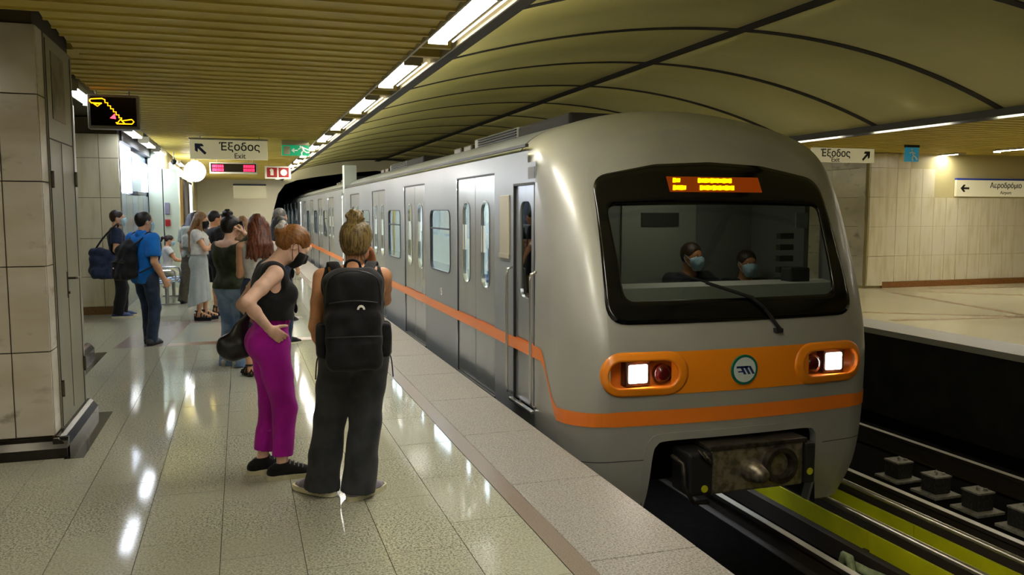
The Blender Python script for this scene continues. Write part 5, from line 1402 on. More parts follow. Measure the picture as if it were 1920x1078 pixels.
F = Field(); F.rbox((cx, yb, 1.11), V3(.165, .095, .275), .09, k=.03); F.rbox((cx, yb - .07, 1.00), V3(.15, .06, .17), .055, k=.02); F.rbox((cx, yb - .06, 1.26), V3(.125, .055, .10), .05, k=.03); F.rbox((cx, yb - .085, .92), V3(.155, .055, .10), .05, k=.015)
F.disp(lambda x, y, z: .003 * np.sin(40 * x + 25 * z) + .0025 * np.sin(60 * z - 20 * x))
nets_obj('main_bag', F, .007, M['c_black'], bp)
for q in (1, -1): 
    F = Field(); F.rbox((cx + q * .17, yb + .01, .98), V3(.035, .075, .10), .03, k=.01); F.disp(lambda x, y, z: .004 * np.sin(70 * y + 30 * z)); nets_obj('side_pocket', F, .007, M['c_black'], bp)
zm_ = mat('zip_grey', '2c2c30', .4)
for pts_ in ([(cx - .13, yb - .115, 1.20), (cx, yb - .135, 1.215), (cx + .13, yb - .115, 1.20)], [(cx - .15, yb - .135, 1.015), (cx, yb - .15, 1.02), (cx + .15, yb - .135, 1.015)], [(cx - .15, yb - .06, 1.18), (cx - .13, yb - .09, 1.33), (cx, yb - .1, 1.375), (cx + .13, yb - .09, 1.33), (cx + .15, yb - .06, 1.18)]):
    MB().tube(catmull3(pts_), .0035, 6).build('zip', zm_, bp, True)
MB().tube(catmull3([(cx - .045, yb + .06, 1.365), (cx - .035, yb + .05, 1.41), (cx, yb + .045, 1.425), (cx + .035, yb + .05, 1.41), (cx + .045, yb + .06, 1.365)]), .008, 8).build('haul_loop', M['c_black'], bp, True)
for q in (1, -1):
    mb = MB(); strap(mb, [A.T((q * .075, -.155, .505)), A.T((q * .10, -.075, .545)), A.T((q * .115, .01, .562)), A.T((q * .125, .10, .50)), A.T((q * .135, .125, .38)), A.T((q * .15, .07, .22)), A.T((q * .165, -.10, .08))], .032, (1, 0, 0), .16); mb.build('shoulder_strap', M['c_black'], bp, True)
    mb = MB(); strap(mb, [(cx + q * .17, yb + .06, .9), (cx + q * .205, yb + .05, .87), (cx + q * .215, yb + .02, .76)], .012, (0, 1, 0), .3); mb.build('dangling_strap', M['c_black'], bp)
lm = MB().add([(cx + .04 + .022 * math.cos(t) * r, yb - .134, 1.165 + .026 * math.sin(t) * r) for r in (1, .5) for t in np.linspace(0, pi, 9)], [(i, i + 1, i + 10, i + 9) for i in range(8)]).build('white_logo', M['white'], bp)

# --- woman in magenta trousers, profile, looking down
B = Person(1.68, 'f', (.155, 5.46, 0), -pi / 2 + .12, 'fair', h=.0055, lean=.06, hipshift=0)
B.setlegs({1: (.085, .045), -1: (-.085, -.055)}, {1: .05, -1: -.1}, {1: V3(.1, 1, 0), -1: V3(-.1, 1, 0)})
B.setarm(1, V3(.215, -.035, .985), V3(.75, -1, .1), finger=V3(-.2, .75, -.62), palm=V3(-1, -.1, .05), curl=.32)
B.setarm(-1, V3(-.2, .02, .90), V3(-.5, -1, 0), palm=V3(1, 0, 0), curl=.8)
B.headpose(0, .75, off=(0, .03, .0)); B.body()
B.top(M['c_black'], .185, 0, .012, 'round', 'sleeveless_top', amp=.004, loose=.014)
mb = MB()
for i in range(7):
    z = .20 + .045 * i; mb.sphere(B.T((0, .115 + .02 * math.sin(i * 1.3) + (.02 if i < 5 else -.01), z)), .02, 8, 6, 0, (.6, .7, 1.6))
mb.build('ruffle', M['c_black'], B.e, True)
B.trousers(M['c_magenta'], rk=.078, rh=.062, hem=.165, top=.175, rt=.098, amp=.003)
F = Field(); F.seg(B.waist - V3(.05, 0, 0), B.waist + V3(.05, 0, 0), .107, k=.02); F.disp(lambda x, y, z: .003 * np.sin(np.arctan2(y, x) * 22)); F.plane(B.T((0, 0, .205)), V3(0, 0, 1)); F.plane(B.T((0, 0, .15)), V3(0, 0, -1)); nets_obj('waistband', F, .006, M['c_magenta'], B.e)
B.shoes(M['c_black'], M['c_sole'], .03, 'sneaker', lace=M['c_grey'])
B.hair(M['hair_ginger'], 'updo', seed=2); B.mask(M['c_maskblack'])
F = Field(); c = B.hp(0, -.14, .035)
for i in range(9):
    a = 2 * pi * i / 9; F.seg(c + B.HR @ V3(.03 * math.cos(a), -.0 - .01 * (i % 2), .03 * math.sin(a)), c + B.HR @ V3(.03 * math.cos(a + .7), -.012, .03 * math.sin(a + .7)), .013, k=.004)
nets_obj('scrunchie', F, .005, M['c_white'], B.e)
B.done('woman in magenta trousers and black sleeveless top looking down with hand on hip')
hb = empty('handbag', (.155, 5.46, 0), -pi / 2 + .12, 'black leather handbag hanging behind the woman in magenta trousers', 'bag')
F = Field(); F.ell((-.19, -.19, .82), V3(.06, .115, .085), k=.03); F.seg((-.19, -.18, .84), (-.195, -.10, 1.05), .085, .014, k=.05, flat=.6, side=(1, 0, 0)); F.disp(lambda x, y, z: .004 * np.sin(45 * y + 20 * z))
lea = mat('black_leather', '17171a', .35, noise=[(30, '202024', .4, .65)])
nets_obj('bag_body', F, .008, lea, hb)
MB().tube(catmull3([(-.195, -.11, 1.03), (-.215, -.08, 1.2), (-.185, -.03, 1.345), (-.18, .05, 1.36), (-.195, .09, 1.27), (-.225, .0, 1.15), (-.195, -.095, 1.04)]), .010, 8, flat=.6).build('shoulder_strap', lea, hb, True)

# --- woman in olive top and jeans with phone
C = Person(1.68, 'f', (-.12, 9.55, 0), -.75, 'fair', h=.009)
C.setlegs({1: (.11, .0), -1: (-.10, .02)}, {1: .2, -1: -.2})
C.setarm(1, C.sh[1] + V3(-.04, .10, .13), V3(1.3, .35, -.7), finger=V3(-.35, -.1, 1), palm=V3(-1, -.3, 0), curl=.7)
C.setarm(-1, V3(.10, .22, 1.06), V3(-1, -.4, -.3), finger=V3(1, .2, 0), palm=V3(0, -1, 0), curl=.5)
C.headpose(-.25, .05); C.body()
F = Field(); C.torso_f(F, .022)
for q in (1, -1):
    a, e_, w_ = C.arm[q]; F.seg(a + (e_ - a) * .1, a + (e_ - a) * .6, .08, .115, k=.04); F.seg(a + (e_ - a) * .6, e_ + (w_ - e_) * .12, .115, .07, k=.03)
F.disp(C.folds(.006, 20, 8)); F.ell(C.neckb + V3(0, 0, .05), V3(.19, .15, .12), k=.01, op='s'); F.plane(C.T((0, 0, .02)), V3(0, 0, -1)); nets_obj('olive_blouse', F, .009, M['c_olive'], C.e)
C.trousers(M['c_jeans'], rk=.075, rh=.088, hem=.02, top=.15, name='jeans'); C.shoes(M['c_white'], M['c_sole'], .025); C.hair(M['hair_black'], 'bun_high', seed=8)
C.done('woman in olive blouse and flared blue jeans with black bun')
phone(C.e.location, -.75, C.handspec[1][0] + V3(-.03, .0, .07), V3(-.2, -.1, 1), 'phone held to the ear by the woman in olive blouse')
# --- long auburn hair, white top
D = Person(1.68, 'f', (.17, 8.95, 0), .15, 'mid', h=.010)
D.setlegs({1: (.1, .02), -1: (-.13, -.03)}); D.setarm(1, V3(.04, .2, 1.1), V3(.05, .1, -1), finger=V3(-.7, .5, .3), curl=.5); D.setarm(-1, V3(-.04, .2, 1.1), V3(-.05, .1, -1), finger=V3(.7, .5, .3), curl=.5)
D.headpose(.1, .1); D.body(); D.top(M['c_white'], .05, 0, .010, 'low', 'white_top'); D.trousers(M['c_darkjeans'], rk=.09, rh=.09, hem=.50, top=.16, name='shorts'); D.sandals(mat('dark_sandal', '1a1210', .5), .018)
D.hairlen = .15; D.hairwide = 1.75; D.hair(M['hair_auburn'], 'long'); D.e.location.z = .018
D.done('woman with long auburn hair and white top, back turned')
# --- dark hair with phone and mask
Ep = Person(1.66, 'f', (.46, 11.0, 0), -.95, 'fair', h=.011)
Ep.setlegs(); Ep.hang(-1); Ep.setarm(1, Ep.sh[1] + V3(-.04, .2, .12), V3(.8, .2, -1), finger=V3(-.3, -.1, 1), palm=V3(-1, -.2, 0), curl=.8)
Ep.headpose(.0, .1); Ep.body(); Ep.top(M['c_navy'], -.02, .5, .012, 'round', 'shirt'); Ep.trousers(M['c_darkjeans'], top=.14); Ep.shoes(M['c_black'], M['c_sole'], h=.01); Ep.hairlen = .06; Ep.hair(M['hair_black'], 'long'); Ep.mask(M['c_mask'])
Ep.done('dark haired woman with pale mask lifting a phone, behind the woman in magenta trousers')
phone(Ep.e.location, -.95, Ep.handspec[1][0] + V3(-.02, .0, .09), V3(0, 0, 1), 'phone raised by the masked dark haired woman')
# --- grey haired man
Fp = Person(1.77, 'm', (.56, 13.2, 0), -.6, 'mid', h=.012)
Fp.setlegs(); Fp.hang(1); Fp.hang(-1); Fp.headpose(-.3, .05); Fp.body(); Fp.top(M['c_grey'], -.03, .5, .012, 'round', 'shirt'); Fp.trousers(M['c_navy'], top=.14); Fp.shoes(M['c_black'], M['c_black'], h=.01); Fp.hair(M['hair_grey'], 'short')
Fp.done('grey haired man standing beyond the dark haired woman near the tunnel')
# --- blonde head between olive and auburn
G = Person(1.66, 'f', (.03, 11.3, 0), .1, 'fair', h=.012)
G.setlegs(); G.hang(1); G.hang(-1); G.headpose(.0, .1); G.body(); G.top(M['c_cream'], -.02, .5, .012, 'round', 'shirt'); G.trousers(M['c_jeans'], top=.14); G.shoes(M['c_white'], M['c_sole'], h=.01); G.hairlen = .15; G.hair(M['hair_lightbrown'], 'long')
G.done('light brown haired woman between the olive blouse and the long auburn hair')
# --- woman in pale skirt
Hp = Person(1.66, 'f', (-.62, 13.75, .05), -1.7, 'mid', h=.010)
Hp.setlegs({1: (.08, -.02), -1: (-.08, .05)}); Hp.setarm(1, V3(.07, .30, 1.12), V3(1, -1, -.4), finger=V3(-.4, 1, .2), palm=V3(-.6, 0, .6), curl=.6); Hp.setarm(-1, V3(-.06, .30, 1.14), V3(-1, -1, -.4), finger=V3(.4, 1, .2), palm=V3(.6, 0, .6), curl=.6)
Hp.headpose(-.15, .2); Hp.body(); Hp.top(M['c_white'], .14, .35, .014, 'wide', 'white_blouse', loose=.006)
F = Field(); F.seg(Hp.waist + V3(-.05, 0, .02), Hp.waist + V3(.05, 0, .02), .102, k=.02); F.seg(Hp.waist + V3(-.06, 0, .08), Hp.waist + V3(.06, 0, .08), .104, k=.03); F.plane(Hp.T((0, 0, .17)), V3(0, 0, -1)); F.plane(Hp.T((0, 0, .275)), V3(0, 0, 1)); nets_obj('cream_waist', F, .010, M['c_cream'], Hp.e)
Hp.skirt(M['c_skirt'], .22, .165); Hp.sandals(M['c_black'], .05); Hp.hairlen = .28; Hp.fronthair = True; Hp.hair(M['hair_lightbrown'], 'long'); Hp.mask(M['c_maskblack'])
Hp.done('woman in pale blue skirt, white blouse and black mask with long light hair')
phone(Hp.e.location, -1.7, V3(0, .40, 1.16), V3(0, .5, 1), 'phone held low by the woman in the pale blue skirt')
# --- black shorts behind her
I_ = Person(1.68, 'm', (-.42, 14.35, .05), -1.0, 'tan', h=.011)
I_.setlegs({1: (.10, -.04), -1: (-.08, .06)}, {1: .1, -1: -.3}); I_.hang(1, .12, .05); I_.setarm(-1, V3(-.1, .3, 1.1), V3(-1, -1, -.4), finger=V3(.4, 1, .2), curl=.5)
I_.headpose(-.2, .1); I_.body(); I_.top(M['c_black'], -.03, .5, .012, 'round', 'black_shirt'); I_.trousers(M['c_black'], rk=.10, rh=.10, hem=.52, top=.14, name='shorts'); I_.sandals(M['c_black'], .05); I_.hair(M['hair_black'], 'short')
I_.done('person in black shorts with tanned legs right behind the pale skirt')
# --- long dark hair
J = Person(1.68, 'f', (-.28, 15.1, 0), -.3, 'mid', h=.012)
J.setlegs(); J.hang(1); J.hang(-1); J.headpose(.3, .1); J.body(); J.top(M['c_black'], -.02, .5, .012, 'round', 'shirt'); J.trousers(M['c_darkjeans'], top=.14); J.shoes(M['c_black'], M['c_black'], h=.01); J.hairlen = .25; J.hair(M['hair_black'], 'long')
J.done('long black haired woman in dark clothes left of the olive blouse')
# --- person with grey rucksack, further back
K = Person(1.70, 'f', (-.86, 16.4, 0), -.25, 'mid', h=.012, lean=.12)
K.setlegs({1: (.10, .05), -1: (-.16, -.12)}); K.hang(1, .1); K.hang(-1, .15); K.headpose(.2, .25); K.body(); K.top(M['c_grey'], -.02, .6, .013, 'round', 'shirt'); K.trousers(M['c_trousers'], rk=.085, rh=.085, top=.14); K.shoes(M['c_black'], M['c_black'], h=.01)
hairmat('hair_purple', '1c1722', '120e16'); K.hairlen = .10; K.hair(M['hair_purple'], 'long')
K.done('person in olive trousers leaning forward beside the bench')
rk = empty('rucksack', (-.86, 16.4, 0), -.25, 'pale grey and black rucksack on the person beside the bench', 'backpack')
F = Field(); F.rbox(K.T((.02, -.215, .33)), V3(.145, .075, .22), .06, k=.02); F.rbox(K.T((.02, -.28, .26)), V3(.11, .05, .12), .045, k=.02); nets_obj('bag_body', F, .010, M['c_grey'], rk)
MB().box(.09, .165, -.31, -.15, 1.0, 1.36, 0, .02).build('side_panel', M['c_black'], rk)
for q in (1, -1): mb = MB(); strap(mb, [K.T((q * .08, -.15, .50)), K.T((q * .11, -.02, .56)), K.T((q * .12, .11, .46)), K.T((q * .13, .05, .25)), K.T((q * .14, -.14, .14))], .022, (1, 0, 0), .3); mb.build('shoulder_strap', M['c_black'], rk, True)
K2 = Person(1.72, 'm', (-.88, 18.4, 0), -.2, 'mid', h=.013)
K2.setlegs(); K2.hang(1); K2.hang(-1); K2.headpose(0, 0); K2.body(); K2.top(M['c_navy'], -.02, .5, .012, 'round', 'shirt'); K2.trousers(M['c_navy'], top=.14); K2.shoes(M['c_black'], M['c_black'], h=.01); K2.hair(M['hair_black'], 'short')
K2.done('dark haired person beyond the grey rucksack')
# --- man in blue polo
Mn = Person(1.72, 'm', (-1.16, 11.45, 0), -.85, 'mid', h=.009, lean=-.03)
Mn.setlegs({1: (.10, -.02), -1: (-.09, .08)}, {1: -.45, -1: -.5}); Mn.setarm(1, Mn.sh[1] + V3(.05, .10, -.50), V3(.3, -1, 0), palm=V3(-1, .2, 0), curl=.5); Mn.hang(-1, .1)
Mn.headpose(-.15, .02); Mn.body(); Mn.top(M['c_blue'], -.07, .62, .016, 'high', 'blue_polo', loose=.008); Mn.trousers(M['c_darkjeans'], rk=.072, rh=.066, hem=.05, top=.12, name='jeans', rt=.092); Mn.shoes(mat('dark_leather', '24262a', .5), M['c_black'], .025, h=.009); Mn.hair(M['hair_black'], 'short')
F = Field(); F.seg(Mn.neckb + V3(0, -.01, .015), Mn.neckb + V3(0, .0, .04), .075, .07, k=.01); F.seg(Mn.neckb + V3(0, 0, .02), Mn.neckb + V3(0, .01, .12), .062, .058, k=.003, op='s'); nets_obj('collar', F, .008, M['c_blue'], Mn.e); Mn.mask(M['c_mask'])
Mn.done('man in bright blue polo shirt and dark jeans with bag on his back')
bg = empty('shoulder_bag', (-1.16, 11.45, 0), -.85, 'large black bag slung on the back of the man in blue polo', 'bag')
F = Field(); F.rbox((-.05, -.23, 1.06), V3(.14, .085, .22), .07, k=.03); F.rbox((-.07, -.29, .97), V3(.13, .07, .13), .06, k=.02); F.ell((-.03, -.2, 1.26), V3(.085, .06, .09), k=.05); F.disp(lambda x, y, z: .005 * np.sin(38 * z + 20 * x) + .004 * np.sin(55 * x - 31 * z + 20 * y)); nets_obj('bag_body', F, .010, M['c_black'], bg)
for q in (1, -1): mb = MB(); strap(mb, [(.0 + q * .06, -.19, 1.28), Mn.T((q * .12, -.10, .50)), Mn.T((q * .13, .0, .575)), Mn.T((q * .135, .13, .46)), Mn.T((q * .15, .12, .30)), Mn.T((q * .20, .0, .17)), (.0 + q * .13, -.19, .93)], .020, (1, 0, 0), .35); mb.build('shoulder_strap', M['c_black'], bg, True)
MB().tube(catmull3([(-.18, -.345, 1.06), (-.07, -.365, 1.07), (.05, -.345, 1.06)]), .005, 6).build('zip', M['hinge'], bg, True); MB().sphere((-.1, -.372, .99), .012, 8, 6).build('buckle', M['chrome'], bg, True)
# --- man in navy shirt with mask
Nn = Person(1.74, 'm', (-1.88, 14.55, 0), -1.35, 'mid', h=.010)
Nn.setlegs({1: (.10, -.03), -1: (-.08, .05)}); Nn.setarm(1, Nn.sh[1] + V3(.07, .16, -.44), V3(.4, -1, 0), palm=V3(-1, 0, 0), curl=.8); Nn.hang(-1, .12)
Nn.headpose(-.2, .03); Nn.body(); Nn.top(M['c_navy'], -.06, .55, .014, 'round', 'navy_shirt'); Nn.trousers(M['c_black'], rk=.085, rh=.08, hem=.07, top=.13, rt=.1); Nn.shoes(mat('blue_shoe', '2b3f6c', .6), M['c_sole'], .03, h=.01); Nn.hair(M['hair_brown'], 'short'); Nn.mask(M['c_mask'])
Nn.done('man in navy shirt and black trousers with pale mask before the marble wall')
db = empty('duffel_bag', (-2.06, 14.30, 0), -1.35, 'navy duffel bag slung behind the man in navy shirt', 'bag')
F = Field(); F.rbox((0, 0, .84), V3(.13, .19, .2), .1, k=.03); F.rbox((.04, -.03, .74), V3(.13, .15, .1), .07, k=.03); F.ell((0, -.04, 1.04), V3(.12, .16, .09), k=.03); F.disp(lambda x, y, z: .008 * np.sin(34 * z + 14 * y) + .006 * np.sin(41 * y - 23 * z + 19 * x)); nets_obj('bag_body', F, .011, M['c_navy'], db)
MB().tube(catmull3([(0, -.12, 1.06), (.05, .02, 1.28), (.02, .2, 1.47), (-.1, .25, 1.47), (-.12, .2, 1.25), (-.05, .12, 1.05)]), .014, 8).build('shoulder_strap', M['c_black'], db, True)
# --- seated child on the bench
L_ = Person(1.42, 'f', (-1.36, 17.45, 0), -pi / 2 + .2, 'tan', h=.010, sit=.55)
L_.setlegs({1: (.08, .42, .065), -1: (-.08, .42, .065)}, None, {1: V3(.1, 1, 1), -1: V3(-.1, 1, 1)}); L_.setarm(1, V3(.06, .26, .72), V3(1, -.5, -.3), finger=V3(-.3, 1, -.2), palm=V3(0, 0, -1)); L_.setarm(-1, V3(-.06, .26, .72), V3(-1, -.5, -.3), finger=V3(.3, 1, -.2), palm=V3(0, 0, -1))
L_.headpose(-.2, .2); L_.body(); L_.top(M['c_white'], .0, .3, .012, 'round', 'white_shirt'); L_.trousers(M['c_cream'], rk=.07, rh=.07, hem=.12, top=.1); L_.shoes(M['c_white'], M['c_sole'], h=.009); L_.hair(M['hair_brown'], 'ponytail'); L_.mask(M['c_mask'])
L_.done('girl with dark ponytail and mask sitting on the metal bench')
# --- two people in the driving cab
for k, (x, y, zs_, lab) in enumerate(((3.93, 6.78, .53, 'driver with pale mask behind the left half of the windscreen'), (4.58, 6.86, .45, 'second masked person behind the right half of the windscreen'))):
    O = Person(1.74, 'm', (x, y, .04), pi + (.15 if k == 0 else -.1), 'dark', h=.011, sit=zs_)
    O.setlegs({1: (.1, .42, .10), -1: (-.1, .42, .10)}, None, {1: V3(.1, 1, 1), -1: V3(-.1, 1, 1)}); O.setarm(1, V3(.12, .36, .92), V3(1, -.4, -.6), finger=V3(0, 1, -.2), palm=V3(0, 0, -1)); O.setarm(-1, V3(-.12, .36, .92), V3(-1, -.4, -.6), finger=V3(0, 1, -.2), palm=V3(0, 0, -1))
    O.headpose(.1 if k == 0 else 0, .05); O.body(); O.top(M['c_driver'], -.03, .55, .012, 'round', 'dark_shirt'); O.trousers(M['c_navy'], top=.12); O.shoes(M['c_black'], M['c_black'], h=.011); O.hair(M['hair_brown'], 'short'); O.mask(M['c_mask'])
    O.done(lab)
    st = empty('cab_seat', (x, y + .03, .04), 0, 'dark cab seat under the ' + ('driver' if k == 0 else 'second masked person'), 'seat')
    MB().box(-.22, .22, -.25, .2, zs_ - .2, zs_ - .13, 0, .02).build('seat_pad', M['cabdark'], st); MB().box(-.2, .2, .17, .23, zs_ - .13, zs_ + .45, 0, .02).build('backrest', M['cabdark'], st); MB().cyl((0, 0, 0), (0, 0, zs_ - .2), .05, 12).build('pedestal', M['under'], st)
# ------------------------------------------------------------------ signs, bench, small things
def hangers(e, xs, y, z0, z1=3.05, r=.008):
    for x in xs: MB().cyl((x, y, z0), (x, y, z1), r, 8).build('hanger', M['signframe'], e)
def W(name, x, y, z, label, cat, group=None): return empty(name, (x, y, z), 0, label, cat, group)
def arrow_mesh(cx, cz, s, ang, y, t=.004):
    pts = [(-.5, -.09), (.12, -.09), (-.06, -.30), (.14, -.34), (.5, 0), (.14, .34), (-.06, .30), (.12, .09), (-.5, .09)]
    c, q = math.cos(ang), math.sin(ang); P_ = [(cx + s * (a * c - b * q), cz + s * (a * q + b * c)) for a, b in pts]
    return MB().prism(P_, y - t, y, 'y')
# escalator display
Ye = 9.75
e = W('escalator_display', -1.205, Ye, 2.54, 'black display with amber escalator symbol hanging at upper left', 'display')
x0, x1, z0, z1 = -.28, .22, .015, .375
MB().box(x0, x1, 0, .12, z0, z1, 0, .012).build('housing', M['signframe'], e); MB().box(x0 + .03, x1 - .03, -.006, .0, z0 + .035, z1 - .03).build('screen', M['screen'], e)
def sx(px_): return x0 + (px_ - 497) / (790 - 497) * (x1 - x0)
def sz(py): return z0 + (735 - py) / (735 - 535) * (z1 - z0)
pts = [(585, 560), (520, 565), (512, 575), (522, 588), (580, 588)]
st = [(585, 562)]
for i in range(7): st += [(598 + 15 * i, 575 + 17 * i - 8), (598 + 15 * i, 592 + 17 * i - 8)]
line = [(sx(a), -.010, sz(b)) for a, b in pts[::-1]] + [(sx(a), -.010, sz(b)) for a, b in st] + [(sx(a), -.010, sz(b)) for a, b in ((745, 676), (757, 690), (745, 703), (660, 703), (655, 695))]
MB().tube(line, .0058, 6).build('escalator_outline', M['amber'], e); MB().tube([(sx(a), -.010, sz(b)) for a, b in ((535, 592), (575, 592), (555, 606), (535, 592))], .005, 6).build('amber_triangle', M['amber'], e)
MB().tube([(sx(a), -.010, sz(b)) for a, b in ((660, 702), (680, 678), (705, 702))], .006, 6).build('amber_triangle', M['amber'], e)
MB().prism([(sx(622), sz(672)), (sx(650), sz(645)), (sx(655), sz(676))], -.012, -.006, 'y').build('red_triangle', mat('red_emit', 'ff5060', .4, emit=('ff3040', 2.5)), e)
hangers(e, (-.2, .12), .06, z1, .42)
# exit sign
Yx = 15.0
e = W('exit_sign', -.105, Yx, 2.555, 'cream hanging exit sign with navy arrow reading Exodos and Exit', 'sign')
MB().box(-.665, .585, 0, .1, .01, .33, 0, .006).build('panel', M['signwhite'], e); MB().box(-.675, .595, -.004, .104, .33, .36).build('top_rail', M['signframe'], e)
arrow_mesh(-.50, .18, .24, pi * .75, -.001).build('arrow', M['navy'], e)
text('Έξοδος', .185, (.13, -.002, .215), FACE_CAM, M['ink'], e, 'greek_lettering', bold=.003); text('Exit', .12, (.13, -.002, .065), FACE_CAM, M['ink'], e, 'latin_lettering', bold=.001)
hangers(e, (-.5, .45), .05, .36, .405)
# emergency exit sign
e = W('emergency_exit_sign', -.07, 15.3, 2.65, 'green emergency exit sign with running figure hanging by the lamps', 'sign')
xa, xb = .80, 1.27
MB().box(xa, xb, 0, .09, .02, .20).build('green_panel', M['green'], e); MB().box(xa, xb, -.002, .092, .20, .285).build('housing', M['chan'], e)
MB().box(xa + .03, xa + .14, -.005, 0, .04, .18).build('door_symbol', M['chan'], e)
arrow_mesh(xa + .215, .11, .11, pi, -.001).build('arrow', M['white'], e)
mb = MB(); mb.cyl((xa + .32, -.005, .175), (xa + .32, 0, .175), .018, 12); cxr = xa + .34
mb.tube([(cxr - .0, -.003, .175), (cxr + .03, -.003, .11)], .02, 6, flat=.3, side=(1, 0, 0)); mb.tube([(cxr + .03, -.003, .11), (cxr + .08, -.003, .075), (cxr + .13, -.003, .08)], .012, 6, flat=.3, side=(0, 0, 1)); mb.tube([(cxr + .03, -.003, .11), (cxr - .01, -.003, .07), (cxr - .0, -.003, .03)], .012, 6, flat=.3, side=(1, 0, 0)); mb.tube([(cxr - .06, -.003, .13), (cxr, -.003, .17), (cxr + .07, -.003, .14), (cxr + .12, -.003, .12)], .01, 6, flat=.3, side=(0, 0, 1))
mb.build('running_figure', M['white'], e); hangers(e, (xa + .12, xb - .12), .045, .285, .31)
# red LED board
e = W('departure_board', -.085, 21.0, 2.57, 'grey departure board with red glowing digits under the exit sign', 'display')
MB().box(-.57, .51, 0, .14, .0, .27, 0, .01).build('housing', M['signframe'], e); MB().box(-.54, .48, -.004, 0, .045, .24).build('screen', M['screen'], e)
mb = MB()
for (xs_, n_) in (((-.51, -.25), 6), ((.19, .45), 6)):
    for r in range(2):
        for k in range(n_):
            a = xs_[0] + (xs_[1] - xs_[0]) * k / n_; mb.box(a + .004, a + (xs_[1] - xs_[0]) / n_ - .008, -.008, -.004, .06 + .085 * r, .125 + .085 * r)
tag(mb.build('lit_digits', M['redled'], e), kind='stuff'); hangers(e, (-.4, .3, .42), .07, .27, .385, .012)
# hydrant / alarm sign
e = W('fire_point_sign', -.03, 23.0, 2.54, 'white hanging fire point sign with two red pictograms', 'sign')
xa = .68
MB().box(xa, xa + .66, 0, .05, 0, .33).build('panel', M['white'], e)
MB().box(xa + .05, xa + .31, -.004, 0, .04, .29, 0, .004).build('red_square', M['red'], e); MB().box(xa + .35, xa + .61, -.004, 0, .04, .29, 0, .004).build('red_square', M['red'], e)
MB().prism([(xa + .14, .09), (xa + .22, .09), (xa + .22, .24), (xa + .16, .27), (xa + .12, .22), (xa + .14, .2)], -.008, -.004, 'y').build('extinguisher_symbol', M['white'], e); MB().cyl((xa + .48, -.004, .165), (xa + .48, -.008, .165), .085, 20).build('hose_symbol', M['white'], e); hangers(e, (xa + .1, xa + .56), .025, .33, .42)
# round lit clock / globe
e = W('globe_lamp', -.96, 20.6, 2.36, 'round white globe lamp glowing beside the exit sign', 'lamp')
MB().sphere((0, 0, .24), .235, 28, 18).build('globe', M['globe'], e, True); MB().cyl((0, 0, .47), (0, 0, .60), .02, 10).build('stem', M['signframe'], e); MB().cyl((0, 0, .45), (0, 0, .49), .08, 16).build('cap', M['signframe'], e)
# station name board on the end wall
e = W('station_name_board', 0, 35.85, 2.0, 'wide cream station board with blue top edge on the end wall', 'sign')
MB().box(-.24, 1.05, 0, .04, .2, .72).build('panel', M['signwhite'], e); MB().box(-.24, 1.05, -.005, .04, .72, .78).build('blue_edge', M['navy'], e)
# camera on the green wall
e = W('security_camera', -1.33, 19.5, 2.66, 'small dark security camera on a bracket by the green panel', 'camera')
MB().cyl((0, -.12, .08), (.02, .1, .11), .055, 14).build('camera_body', M['black'], e, True); MB().tube([(-.12, .5, .0), (-.05, .2, .02), (0, 0, .05)], .018, 8).build('bracket', M['signframe'], e, True); MB().cyl((0, .0, .1), (0, 0, .3), .015, 8).build('stem', M['signframe'], e)
# call box
e = W('fire_call_box', -1.53, 19.985, 1.36, 'small red fire call box under a grey intercom on the green panel', 'call box')
MB().box(-.055, .055, -.04, .01, 0, .15, 0, .01).build('red_box', M['red'], e); MB().box(-.05, .05, -.03, .01, .26, .52, 0, .01).build('intercom', M['adgrey'], e)
# advertising frames
for k, (y0, m1, lab) in enumerate(((22.2, 'adgrey', 'grey'), (24.4, 'adyellow', 'yellow'), (26.8, 'adgrey', 'mauve grey'), (29.4, 'adwhite', 'bright white'))):
    e = W('poster_frame', -1.615, y0, .9, f'{lab} advertising poster in a metal frame on the far left wall', 'poster', 'posters on the far left wall')
    MB().box(0, .05, 0, 1.6, 0, 1.75, 0, .01).build('frame', M['hinge'], e); MB().box(.05, .056, .08, 1.52, .08, 1.67).build('poster', M[m1], e)
    e = W('light_panel', -1.615, y0 + .1, 2.68, f'{ords[k]} white light panel above the posters on the far left wall', 'lamp', 'light panels above the posters')
    MB().box(0, .04, 0, 1.5, 0, .2).build('diffuser', M['lightbox2'], e)
# bench
e = W('metal_bench', -1.28, 15.9, 0, 'blue steel slatted bench with chrome arms by the green panel', 'bench')
for k in range(4):
    yk = .56 * k
    s_ = MB()
    o = MB().tube(catmull3([(-.36, 0, .86), (-.30, 0, .62), (-.26, 0, .47), (-.18, 0, .42), (.0, 0, .43), (.18, 0, .45), (.22, 0, .42)]), .012, 6).build('seat_edge', M['benchwire'], e); o.location = (0, yk, 0)
    o2 = MB().tube(catmull3([(-.36, .5, .86), (-.30, .5, .62), (-.26, .5, .47), (-.18, .5, .42), (.0, .5, .43), (.18, .5, .45), (.22, .5, .42)]), .012, 6).build('seat_edge', M['benchwire'], e); o2.location = (0, yk, 0)
    for j in range(11):
        a = j / 10
        pth = catmull([(-.355, .86), (-.30, .62), (-.26, .47), (-.18, .42), (.0, .43), (.18, .45), (.21, .43)], 5)
        p = pth[int(a * (len(pth) - 1))]
        o = MB().box(p[0] - .012, p[0] + .012, .0, .5, p[1] - .012, p[1] + .014).build('slat', M['benchblue'], e); o.location = (0, yk, 0)
    if k in (0, 2): o = MB().tube(catmull3([(-.26, 0, .5), (-.2, 0, .62), (.0, 0, .64), (.14, 0, .62), (.16, 0, .46)]), .016, 8).build('armrest', M['chrome'], e); o.location = (0, yk - .02, 0)
MB().box(-.06, .02, -.05, 2.25, .33, .38).build('beam', M['steel'], e)
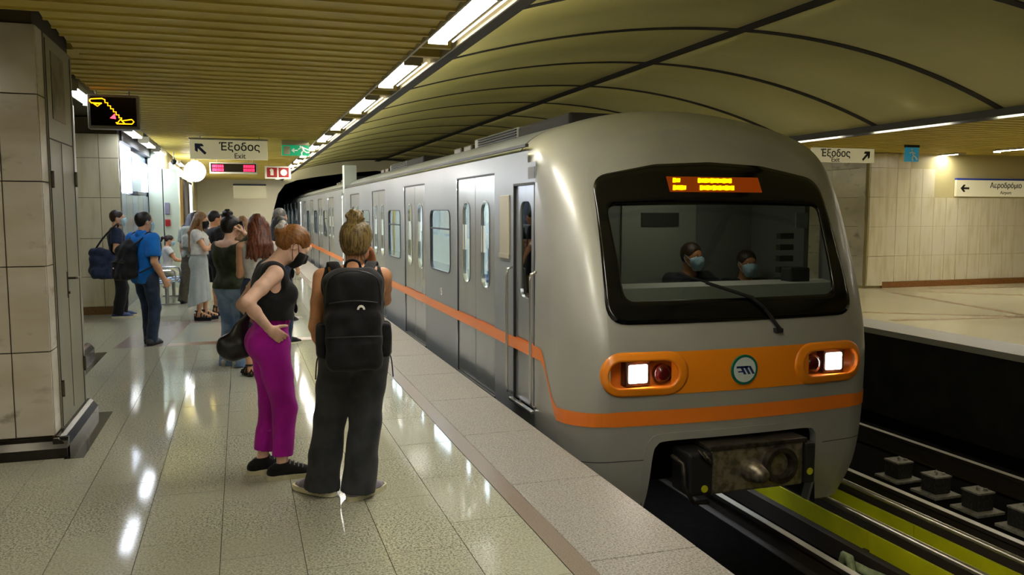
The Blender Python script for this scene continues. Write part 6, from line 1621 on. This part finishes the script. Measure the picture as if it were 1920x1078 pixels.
for yk in (.3, 1.9): MB().cyl((-.02, yk, .0), (-.02, yk, .34), .035, 12).box(-.22, .2, yk - .04, yk + .04, 0, .025).build('leg', M['steel'], e)
# opposite platform signs
e = W('exit_sign', 0, 14.0, 2.59, 'exit sign with black arrow on the opposite platform, half hidden by the train', 'sign')
MB().box(10.85, 12.32, 0, .1, .08, .36).build('panel', M['signwhite'], e); MB().box(10.85, 12.32, -.004, .104, .36, .38).build('top_rail', M['signframe'], e); arrow_mesh(12.12, .22, .25, pi / 4, -.001).build('arrow', M['ink'], e)
text('Έξοδος', .2, (11.37, -.002, .25), FACE_CAM, M['ink'], e, 'greek_lettering', bold=.003); text('Exit', .13, (11.37, -.002, .125), FACE_CAM, M['ink'], e, 'latin_lettering', bold=.001); hangers(e, (11.1, 12.1), .05, .38, .4)
e = W('airport_sign', 15.36, 14.84, 2.02, 'cream wall sign with blue top edge and arrow reading Airport', 'sign')
MB().box(0, 2.5, 0, .06, 0, .37).build('panel', M['signwhite'], e); MB().box(0, 2.5, -.004, .06, .37, .41).build('blue_edge', M['blue'], e); arrow_mesh(.24, .185, .25, pi, -.001, .003).build('arrow', M['ink'], e)
text('Αεροδρόμιο', .17, (1.45, -.002, .25), FACE_CAM, M['ink'], e, 'greek_lettering', bold=.002); text('Airport', .11, (1.45, -.002, .09), FACE_CAM, M['ink'], e, 'latin_lettering')
e = W('emergency_exit_sign', 12.2, 13.0, 2.62, 'small cyan emergency exit sign hanging over the opposite platform', 'sign')
MB().box(0, .29, 0, .06, .02, .29).build('lit_panel', M['cyan'], e); MB().box(-.005, .295, -.01, .07, .29, .345).build('housing', M['black'], e)
mb = MB(); mb.cyl((.12, -.004, .25), (.12, 0, .25), .022, 10); mb.tube([(.13, -.003, .22), (.16, -.003, .14), (.13, -.003, .09), (.15, -.003, .04)], .016, 6, flat=.3, side=(1, 0, 0)); mb.tube([(.16, -.003, .14), (.21, -.003, .11), (.25, -.003, .06)], .014, 6, flat=.3, side=(1, 0, 0)); mb.tube([(.06, -.003, .18), (.13, -.003, .21), (.2, -.003, .17)], .012, 6, flat=.3, side=(0, 0, 1)); mb.build('running_figure', M['white'], e)
hangers(e, (.06, .24), .03, .34, .38)
